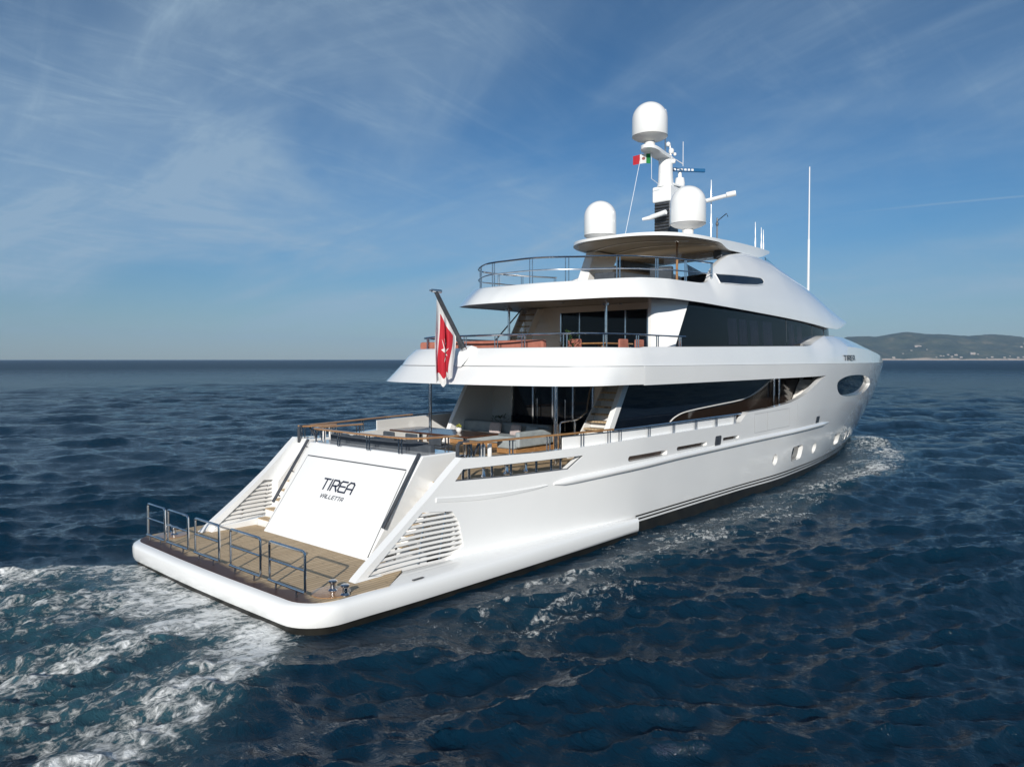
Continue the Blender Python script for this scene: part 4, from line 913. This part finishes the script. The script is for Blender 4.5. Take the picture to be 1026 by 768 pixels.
# spreaders, horns, lights and sensors on the mast
g = MB(); g.tube([(18.6, -.4, 12.30), (18.7, -1.6, 12.46), (18.75, -3.1, 12.62)], [.13, .10, .085], 10); g.tube([(18.7, -3.0, 12.62), (18.85, -3.35, 12.68)], .12, 10); part('spreader', g, WHITE, mast, 40)
g = MB(); g.tube([(18.5, .4, 12.1), (18.4, .95, 12.04)], [.12, .07], 10); g.tube([(18.1, .3, 12.02), (18.05, -.45, 12.14)], .11, 10); part('horn', g, WHITE, mast, 40)
g = MB()
for x, y, z, r in ((18.85, -.1, 15.35, .10), (18.95, -.2, 15.05, .12), (19.1, -.3, 14.92, .07), (18.9, -.35, 14.55, .09)): g.lathe([(r*.6, z-r), (r, z-r*.6), (r, z+r*.5), (r*.5, z+r)], (x, y, 0), 12)
g.tube([(18.93, -.2, 14.7), (18.9, -.15, 15.4)], .035, 6); g.tube([(18.72, -.02, 14.7), (18.72, -.02, 16.9)], .03, 6); g.lathe([(.07, 16.6), (.09, 16.72), (.04, 16.86)], (18.72, -.02, 0), 10); part('navigation_light', g, WHITE, mast, 45)
g = MB(); g.tube([(19.4, -.55, 14.4), (19.4, -.55, 15.5)], .014, 5); g.tube([(18.9, -.33, 14.7), (19.4, -.55, 14.5)], .02, 5); part('mast_whip', g, WHITE, mast)
def whip(x, y, z0, z1, r=.02):
    g = MB(); h = z0+(z1-z0)*.45; g.tube([(x, y, z0), (x, y, h), (x, y, h+.02), (x-.02, y, z1)], [r*1.6, r*1.4, r, r*.7], 6); return part('whip_antenna', g, WHITE, Y)
whip(30.0, -2.5, 8.95, 16.1, .042); whip(18.9, -2.2, 10.75, 13.42, .022)
for x, y, h in ((22.9, -2.5, 12.12), (23.6, -2.5, 11.96), (23.85, -2.5, 11.88)): whip(x, y, 10.75, h, .022)
g = MB(); g.tube([(19.9, -2.0, 10.75), (19.9, -2.0, 11.95)], .03, 6); g.tube([(19.9, -2.0, 11.8), (20.2, -2.3, 12.15), (20.25, -2.35, 12.0)], .02, 6); g.lathe([(.06, 11.6), (.07, 11.7), (.03, 11.8)], (19.9, -2.0, 0), 8); part('wind_sensor', g, DARKM, Y)

# ---- railings
def railing(name, pts, m, r, posts, zb, bars=(), pr=.02, pm=None, pair=True, width=None):
    g = MB()
    if width:
        P = [Vector(p) for p in pts]; rings = []
        for i, p in enumerate(P):
            d = (P[min(i+1, len(P)-1)]-P[max(0, i-1)]); d.z = 0; d.normalize(); n = Vector((-d.y, d.x, 0)); rings.append([p+n*width*a+Vector((0, 0, b)) for a, b in ((-1, -.02), (-1, .012), (-.7, .025), (.7, .025), (1, .012), (1, -.02))])
        g.loft(rings, ring_closed=True, caps=True)
    else: g.tube(pts, r, 8)
    o = part(name, g, m, Y, 40)
    if bars:
        g = MB()
        for dz in bars: g.tube([(p[0], p[1], p[2]-dz) for p in pts], r*.75, 7)
        part('lower_bar', g, CHROME, o)
    L = [0]
    for a, b in zip(pts, pts[1:]): L.append(L[-1]+(Vector(b)-Vector(a)).length)
    for t in posts:
        for dt in ((-.055, .055) if pair else (0,)):
            q = t*L[-1]+dt; q = max(0, min(L[-1], q)); i = max(0, min(len(L)-2, int(np.searchsorted(L, q))-1)); f = (q-L[i])/max(1e-6, L[i+1]-L[i]); p = Vector(pts[i]).lerp(Vector(pts[i+1]), f)
            g = MB(); z0 = zb(p.x) if callable(zb) else zb; g.tube([(p.x, p.y, z0), (p.x, p.y, p.z-.01)], pr, 7); part('stanchion', g, pm or CHROME, o)
    return o
sp_ = smoothpoly([(3.6, 2.45, 3.50), (2.4, 2.48, 3.50), (1.78, 2.35, 3.50), (1.66, 1.6, 3.50), (1.62, 0, 3.50), (1.66, -1.6, 3.50), (1.85, -2.2, 3.50), (2.5, -2.45, 3.50), (3.1, -2.5, 3.50)], 4, False)
railing('stern_rail', sp_, VARN, .03, (.02, .19, .24, .42, .60, .77, .95), 3.07, width=.07)
for s in (-1, 1):
    pts = [(x, s*(B(x, 3.3)-.12), 3.46+.004*(x-2)) for x in np.linspace(2.1, 7.6, 12)]
    railing('side_rail', pts, VARN, .03, (.03, .10, .28, .52, .76, .97), lambda x: float(np.interp(x, [1.9, 2.9, 4.5, 5.9, 7.4, 8.8], [3.10, 3.05, 3.02, 3.04, 3.08, 3.11])), width=.06)
    if s > 0: railing('return_rail', [(2.08, 3.72, 3.46), (2.25, 3.48, 3.46), (2.7, 3.36, 3.46), (3.2, 3.33, 3.46)], VARN, .03, (.1, .5, .9), 3.0, width=.07)
    pts = [(x, s*(B(x, 3.4)-.12), 3.46+.002*(x-7.6)) for x in np.linspace(7.6, 16.5, 16)]
    railing('side_deck_rail', pts, CHROME, .038, (.04, .22, .40, .58, .76, .94), 3.12)
    mb = MB(); X = np.linspace(5.6, 16.2, 22); mb.loft([[(x, s*(B(x, 3.2)-.20), 3.03), (x, s*(B(x, 3.2)-.20), 3.40+.004*(x-5.6)), (x, s*(B(x, 3.2)-.24), 3.40+.004*(x-5.6)), (x, s*(B(x, 3.2)-.24), 3.03)] for x in X], ring_closed=True, caps=True); part('bulwark_panel', mb, WHITE, Y, 30)
    pts = [(x, s*(B(x, 3.3)-.13), 3.58) for x in np.linspace(7.7, 11, 6)]
# upright fairlead frame at the end of the starboard bulwark
for s in (-1, 1):
    g = MB(); yy = s*3.62; g.tube([(2.0, yy, 2.95), (2.0, yy, 3.40), (2.07, yy, 3.46), (2.4, yy, 3.46)], .05, 8); g.tube([(2.4, yy, 3.42), (2.6, yy, 3.1), (2.8, yy, 3.42)], .035, 8); fl = part('fairlead_frame', g, DARKM, Y)
    for x in (2.95, 3.2): part('fairlead_roller', MB().tube([(x, yy, 2.9), (x, yy, 3.35)], .06, 10), SOFTW, fl)
up = [(x+.32, y*.955) for x, y in topc]
hs = [(x, y, 6.40) for x, y in up]+[(10.5, -4.42, 6.40), (12.35, -4.50, 6.40)]
full = list(reversed(hs))+[(x, -y, z) for x, y, z in hs[1:]]
railing('upper_deck_rail', full, CHROME, .032, (.02, .10, .175, .25, .32, .40, .46, .54, .60, .68, .76, .83, .90, .98), 5.96)
tp_ = [(r[-1][0]+.28*max(0, 1-abs(r[-1][1])/4), r[-1][1]*.95, r[-1][2]) for r in rings[:len(bA)]]+[(q[-1][0], q[-1][1]+.06, q[-1][2]) for x, q in zip(X if 0 else list(np.linspace(12.4, 15, 8)), [skin(x) for x in np.linspace(12.4, 15, 8)])]
tp_ = tp_+[(15.7, -3.86, 8.60)]
sr = [(x, y, 9.05+.045*max(0, x-9)) for x, y, z in tp_]
full = list(reversed(sr))+[(x, -y, z) for x, y, z in sr[1:]]
railing('sun_deck_rail', full, CHROME, .032, (.005, .12, .21, .30, .39, .455, .545, .61, .70, .79, .88, .995), lambda x: 8.15+.03*max(0, x-8), bars=(.42,))
# flagstaff
g = MB(); a, b = Vector((5.98, 0, 5.72)), Vector((4.62, 0, 7.72)); g.tube([a, a.lerp(b, .5), b], [.095, .085, .065], 12); fs_ = part('flagstaff', g, DWOOD if 0 else DARKM, Y, 40)
g = MB(); g.tube([b+Vector((-.18, 0, .02)), b+Vector((.22, 0, .02))], .055, 10); g.tube([b+Vector((-.19, 0, .02)), b+Vector((-.26, 0, .02))], .03, 8); part('staff_head', g, CHROME, fs_)
g = MB(); g.tube([a+Vector((.05, 0, -.06)), a.lerp(b, .14)], .115, 12); part('staff_socket', g, CHROME, fs_)
g = MB(); g.add([(5.55, -.16, 5.35), (6.35, -.16, 6.0), (6.1, -.12, 6.06), (5.72, -.11, 5.86), (5.55, .16, 5.35), (6.35, .16, 6.0), (6.1, .12, 6.06), (5.72, .11, 5.86)], [(0, 1, 2, 3), (7, 6, 5, 4), (0, 4, 5, 1), (1, 5, 6, 2), (2, 6, 7, 3), (3, 7, 4, 0)]); part('staff_bracket', g, WHITE, fs_, 30, bevel=.03)

# ------------------------------------------------------------------ flags (hung from the yacht, so things of their own)
def flagmat(name, kind):
    m = mat(name, (.5, .02, .03), .8); t = m.node_tree; N = t.nodes.new; L = t.links.new; p = t.nodes['Principled BSDF']
    at = N('ShaderNodeAttribute'); at.attribute_name = 'cloth'; sp = N('ShaderNodeSeparateXYZ'); L(at.outputs['Vector'], sp.inputs[0])
    def mt(op, a, b=None, c=None):
        n = N('ShaderNodeMath'); n.operation = op
        for i, v in enumerate((a, b, c)):
            if v is None: continue
            if isinstance(v, (int, float)): n.inputs[i].default_value = v
            else: L(v, n.inputs[i])
        return n.outputs[0]
    def mixc(f, a, b):
        x = N('ShaderNodeMix'); x.data_type = 'RGBA'; L(f, x.inputs[0])
        for i, v in ((6, a), (7, b)):
            if isinstance(v, tuple): x.inputs[i].default_value = (*v, 1)
            else: L(v, x.inputs[i])
        return x.outputs[2]
    u, v = sp.outputs['X'], sp.outputs['Y']; red = (.50, .018, .035); wh = (.78, .77, .76)
    if kind == 'ensign':
        bu = mt('MINIMUM', u, mt('SUBTRACT', 1.0, u)); bv = mt('MINIMUM', v, mt('SUBTRACT', 1.0, v))
        bo = mt('LESS_THAN', mt('MINIMUM', mt('MULTIPLY', bu, 1.5), bv), .165)
        cu = mt('ABSOLUTE', mt('MULTIPLY', mt('SUBTRACT', u, .5), 1.5)); cv = mt('ABSOLUTE', mt('SUBTRACT', v, .5))
        mx_, mn = mt('MAXIMUM', cu, cv), mt('MINIMUM', cu, cv)          # eight-pointed cross: four arms that widen outwards, notched ends
        arm = mt('LESS_THAN', mn, mt('MULTIPLY', mx_, .45)); end = mt('LESS_THAN', mx_, mt('ADD', .16, mt('MULTIPLY', mn, .8)))
        cr = mt('MULTIPLY', arm, end); f = mt('MAXIMUM', bo, cr); col = mixc(f, red, wh)
    else:
        g1 = mt('LESS_THAN', u, .3333); r1 = mt('GREATER_THAN', u, .6667); col = mixc(g1, wh, (.01, .22, .05)); col = mixc(r1, col, (.46, .015, .03))
        ex = mt('MULTIPLY', mt('SUBTRACT', u, .5), 1.5); ey = mt('SUBTRACT', v, .52); dd = mt('ADD', mt('MULTIPLY', ex, ex), mt('MULTIPLY', mt('MULTIPLY', ey, ey), .6))
        col = mixc(mt('LESS_THAN', dd, .018), col, (.30, .12, .11))
    L(col, p.inputs['Base Color'])
    tr = N('ShaderNodeBsdfTranslucent'); L(col, tr.inputs[0]); mx = N('ShaderNodeMixShader'); mx.inputs[0].default_value = .25
    out = [n for n in t.nodes if n.type == 'OUTPUT_MATERIAL'][0]; L(p.outputs[0], mx.inputs[1]); L(tr.outputs[0], mx.inputs[2]); L(mx.outputs[0], out.inputs[0])
    return m
def cloth(name, fn, nu, nv, m):
    vs = []; uv = []
    for i in range(nu+1):
        for j in range(nv+1): vs.append(fn(i/nu, j/nv)); uv.append((i/nu, j/nv, 0))
    fs = [(i*(nv+1)+j, (i+1)*(nv+1)+j, (i+1)*(nv+1)+j+1, i*(nv+1)+j+1) for i in range(nu) for j in range(nv)]
    me = bpy.data.meshes.new(name); me.from_pydata(vs, [], fs); a = me.attributes.new('cloth', 'FLOAT_VECTOR', 'POINT'); a.data.foreach_set('vector', [c for p in uv for c in p])
    o = link(name, me, m, None, 0); me.shade_smooth(); return o
def ens(u, v):     # u: hoist 0 -> fly 1, v: foot 0 -> head 1; limp in the lee of the ship, hanging in folds
    h = Vector((4.62, -.03, 7.50)).lerp(Vector((5.42, -.07, 6.33)), 1-v)
    drop = u*(2.74-1.42*(1-v)**.9)*(1-.05*math.sin(v*9))
    tx, ty = 4.60+.36*(1-v), -.02-.34*(1-v)
    k = sm(u*1.25)
    x, y = h.x*(1-k)+tx*k, h.y*(1-k)+ty*k
    f = (.11*math.sin(v*math.pi*5.2+u*1.5+.4)+.05*math.sin(v*math.pi*9+u*4))*min(1, u*3.0)
    g = .07*math.sin(v*math.pi*3.1+u*3)*min(1, u*2)
    return (x+.62*f+.5*g, y+.75*f-.6*g, h.z-drop-.10*u*math.sin(v*math.pi*4)**2)
fo = cloth('ensign_flag', ens, 44, 34, flagmat('ensign_cloth', 'ensign')); tag(fo, 'limp red flag with white border hanging from the slanted stern flagstaff', 'flag')
def cour(u, v):
    return (17.62-.42*u+.05*math.sin(u*6), .05+.62*u+.05*math.sin(u*7+1), 14.28+.44*v*(1-.12*u)-.02*u+.03*math.sin(u*5))
cf = cloth('courtesy_flag', cour, 20, 10, flagmat('courtesy_cloth', 'tricolour')); tag(cf, 'small green white and red flag flying from the mast halyard under the top dome', 'flag')
g = MB(); g.tube([(17.62, .05, 15.2), (17.62, .03, 13.6), (18.1, -.1, 13.4)], .012, 4); part('flag_halyard', g, WHITE, Y)
g = MB(); g.tube([(17.35, .35, 14.9), (17.0, .55, 13.0), (16.6, .85, 10.6)], .012, 4); part('signal_halyard', g, WHITE, Y)

# ------------------------------------------------------------------ loose furniture
def cushion(mb_parent, name, dims, m, loc, rz=0, ry=0, lab=None, cat=None, group=None, bev=.05, parent=None):
    g = MB(); a, b, c = dims; g.box(-a/2, a/2, -b/2, b/2, -c/2, c/2)
    o = part(name, g, m, parent, 40, bevel=min(bev, min(dims)*.45)); o.location = loc; o.rotation_euler = (0, ry, rz)
    if lab: tag(o, lab, cat, group)
    return o
# corner sofa on the aft deck
sf = thing('corner_sofa', 'grey upholstered corner sofa on a wooden base behind the long dining table', 'sofa', (9.2, 1.8, 2.37))
def sp(name, x0, x1, y0, y1, z0, z1, m, bev=.05, par=sf):
    g = MB(); g.box(x0-9.2, x1-9.2, y0-1.8, y1-1.8, z0-2.37, z1-2.37); return part(name, g, m, par, 40, bevel=bev)
sp('base', 8.55, 9.7, -.75, 3.85, 2.38, 2.55, VARN, .02); sp('base', 7.55, 8.56, -.75, .12, 2.38, 2.55, VARN, .02)
sp('seat_cushion', 8.5, 9.45, .1, 3.85, 2.55, 2.84, CUSH, .07); sp('seat_cushion', 7.5, 9.45, -.72, .09, 2.55, 2.84, CUSH, .07)
sp('backrest', 9.35, 9.72, -.75, 3.85, 2.6, 3.24, CUSH, .09); sp('arm', 7.6, 9.4, -.86, -.66, 2.6, 3.14, CUSH, .07); sp('end_panel', 9.45, 9.80, -.93, -.87, 2.38, 3.28, VARN, .01)
for y in (.5, 1.65, 2.8): pass
for (x, y, z, rz, lab) in ((9.12, 1.62, 3.02, .05, 'pale pink pillow on the grey sofa, the one behind the middle of the table'), (9.05, .55, 3.0, -.18, 'pale pink pillow on the grey sofa near its starboard corner')):
    cushion(None, 'sofa_pillow', (.16, .52, .42), PINK, (x, y, z+.02), rz, R(14), lab, 'pillow', 'pink pillows on the grey sofa', .075)
cushion(None, 'sofa_pillow', (.16, .6, .42), CUSH, (9.1, -.2, 3.0), -.1, R(14), 'grey pillow on the starboard corner of the grey sofa', 'pillow', None, .075)
# dining table
tb = thing('dining_table', 'long dark varnished dining table on the open aft deck', 'table', (6.1, 1.3, 2.37))
g = MB(); g.box(-.72, .72, -1.95, 1.95, .72, .785); part('tabletop', g, DWOOD, tb, 30, bevel=.02)
for y in (-1.1, 1.1):
    g = MB(); g.lathe([(.32, 0), (.32, .03), (.08, .08), (.07, .66), (.22, .72)], (0, y, 0), 20); part('leg', g, CHROME, tb, 40)
vs_ = thing('flower_vase', 'small white bowl of yellow green flowers on the dark dining table', 'vase', (6.15, .55, 3.157))
g = MB(); g.lathe([(.05, 0), (.09, .05), (.10, .11), (.08, .16), (.075, .16), (.07, .10)], (0, 0, 0), 18); part('bowl', g, SOFTW, vs_, 40)
g = MB(); r_ = random.Random(5)
for k in range(40):
    th_ = r_.random()*6.28; ph = r_.random()*1.3; c = Vector((.085*math.cos(th_)*math.sin(ph), .085*math.sin(th_)*math.sin(ph), .17+.10*math.cos(ph))); n = Vector((r_.gauss(0, 1), r_.gauss(0, 1), r_.gauss(0, 1))).normalized(); t = n.orthogonal().normalized()*.032; b = n.cross(t)
    g.add([c+t, c+b, c-t, c-b], [(0, 1, 2, 3)])
part('flowers', g, noise_col(mat('flower_yellow', (.45, .40, .06), .7), (.50, .44, .07), (.22, .30, .06), 30, 2), vs_, 0)
# stern bench with pillows
bn = thing('stern_bench', 'long slate grey upholstered bench along the stern rail', 'bench', (2.7, 0, 2.37))
g = MB(); g.box(-.45, .45, -2.3, 2.3, .02, .22); part('base', g, WHITE, bn, 30, bevel=.02)
g = MB(); g.box(-.45, .50, -2.3, 2.3, .22, .46); part('seat_cushion', g, DCUSH, bn, 40, bevel=.07)
g = MB(); g.box(-.45, -.22, -2.3, 2.3, .46, .92); part('backrest', g, DCUSH, bn, 40, bevel=.07)
for i, (y, lab) in enumerate(((2.0, 'slate pillow on the stern bench, at its port end'), (1.25, 'slate pillow on the stern bench, second from its port end'), (-.05, 'slate pillow on the stern bench, near the middle'), (-1.45, 'slate pillow on the stern bench, near its starboard end'))):
    cushion(None, 'bench_pillow', (.15, .56, .40), DCUSH, (2.60, y, 3.10), random.uniform(-.1, .1), R(-16), lab, 'pillow', 'slate pillows on the stern bench', .07)
# dining chairs on the far side of the bench table
def chair(x, y, rz, lab, first=[None]):
    if first[0] is None:
        c = thing('deck_chair', lab, 'chair', (x, y, 2.37), rz, 'chairs drawn up to the dining table'); first[0] = c
        g = MB(); g.box(-.27, .27, -.28, .28, .40, .50); part('seat', g, DCUSH, c, 40, bevel=.04)
        g = MB(); g.box(-.29, -.20, -.28, .28, .50, .80); part('backrest', g, DCUSH, c, 40, bevel=.04)
        for a in (-.24, .24):
            for b in (-.25, .25):
                g = MB(); g.tube([(a, b, 0), (a*.95, b*.95, .41)], .02, 6); part('leg', g, CHROME, c)
    else: dup(first[0], (x, y, 2.37), rz, lab)
for y, lab in ((2.5, 'slate deck chair at the port end of the dining table'), (1.35, 'slate deck chair at the middle of the dining table'), (.2, 'slate deck chair at the starboard end of the dining table')): chair(5.0, y, 0, lab)
pt = thing('potted_plant', 'dark green plant in a low pot beside the saloon doors on the port side', 'plant', (10.5, 2.7, 2.37))
def leafy(root, n, r, h, seed):
    g = MB(); q = random.Random(seed)
    for k in range(n):
        th_ = q.random()*6.28; z = h*(.35+.65*q.random()); rr = r*q.random()**.5; c = Vector((rr*math.cos(th_), rr*math.sin(th_), z)); d = (Vector((math.cos(th_), math.sin(th_), q.uniform(-.2, 1)))).normalized(); s_ = d.cross(Vector((0, 0, 1))).normalized()*.035; L_ = .16
        g.add([c, c+d*L_*.5+s_, c+d*L_, c+d*L_*.5-s_], [(0, 1, 2, 3)])
    part('foliage', g, LEAF, root, 0)
    g = MB(); g.lathe([(r*.6, 0), (r*.8, h*.36), (r*.72, h*.36), (r*.7, h*.3)], (0, 0, 0), 18); part('pot', g, SOFTW, root, 40)
leafy(pt, 130, .35, 1.0, 3)
# upper deck: terracotta sun pad, table and chairs, plant
pd = thing('sun_pad', 'terracotta sun pad behind the upper aft railing', 'sun pad', (7.9, 1.0, 5.02))
g = MB(); g.box(-.75, .8, -3.2, 2.9, 0, .55); part('base', g, SOFTW, pd, 30, bevel=.03)
g = MB(); g.box(-.72, .8, -3.2, 2.7, .55, .85); part('mattress', g, TERRA, pd, 40, bevel=.07)
g = MB(); g.box(-.70, -.45, -3.2, 2.7, .85, 1.22); part('backrest', g, TERRA, pd, 40, bevel=.08)
ut = thing('bridge_deck_table', 'wooden dining table on the covered upper aft deck', 'table', (10.2, -2.4, 5.02))
g = MB(); g.box(-.9, .9, -.75, .75, 1.10, 1.15); part('tabletop', g, VARN, ut, 30, bevel=.015)
for a in (-.75, .75):
    for b in (-.6, .6): part('leg', MB().box(a-.04, a+.04, b-.04, b+.04, 0, 1.10), VARN, ut, 30)
first = None
for i, (x, y, rz, lab) in enumerate(((9.6, -3.45, R(90), 'terracotta chair tucked under the upper deck table, nearest the sun pad'), (10.6, -3.45, R(90), 'terracotta chair tucked under the upper deck table, nearest the wing wall'), (8.9, -2.4, 0, 'terracotta chair standing at the aft end of the upper deck table'))):
    if first is None:
        first = thing('terrace_chair', lab, 'chair', (x, y, 5.02), rz, 'chairs round the upper deck table')
        g = MB(); g.box(-.26, .26, -.27, .27, .62, .74); part('seat', g, TERRA, first, 40, bevel=.04)
        g = MB(); g.box(-.28, -.20, -.27, .27, .74, 1.26); part('backrest', g, TERRA, first, 40, bevel=.04)
        for a in (-.24, .24):
            for b in (-.24, .24): part('leg', MB().box(a-.025, a+.025, b-.025, b+.025, 0, .62), VARN, first, 30)
    else: dup(first, (x, y, 5.02), rz, lab)
p2 = thing('potted_plant', 'green plant in a white pot at the end of the terracotta sun pad', 'plant', (7.9, -2.75, 5.55)); leafy(p2, 90, .28, .95, 8)
# sun deck: dark loungers under the hard top
def lounge(x, y, rz, lab, first=[None]):
    if first[0] is None:
        c = thing('sun_lounger', lab, 'lounger', (x, y, 8.02), rz, 'loungers under the hard top'); first[0] = c
        g = MB(); g.box(-.9, .9, -.45, .45, .25, .55); part('seat', g, DCUSH, c, 40, bevel=.06)
        g = MB(); g.box(-.9, -.65, -.45, .45, .55, 1.12); part('backrest', g, DCUSH, c, 40, bevel=.06)
        for a in (-.75, .75): part('leg', MB().box(a-.05, a+.05, -.4, .4, 0, .25), CHROME, c, 30)
    else: dup(first[0], (x, y, 8.02), rz, lab)
lounge(14.8, .2, .2, 'dark upholstered lounger under the hard top, on the port side of its post'); lounge(14.6, -2.6, .1, 'dark upholstered lounger under the hard top, beside the starboard fairing')
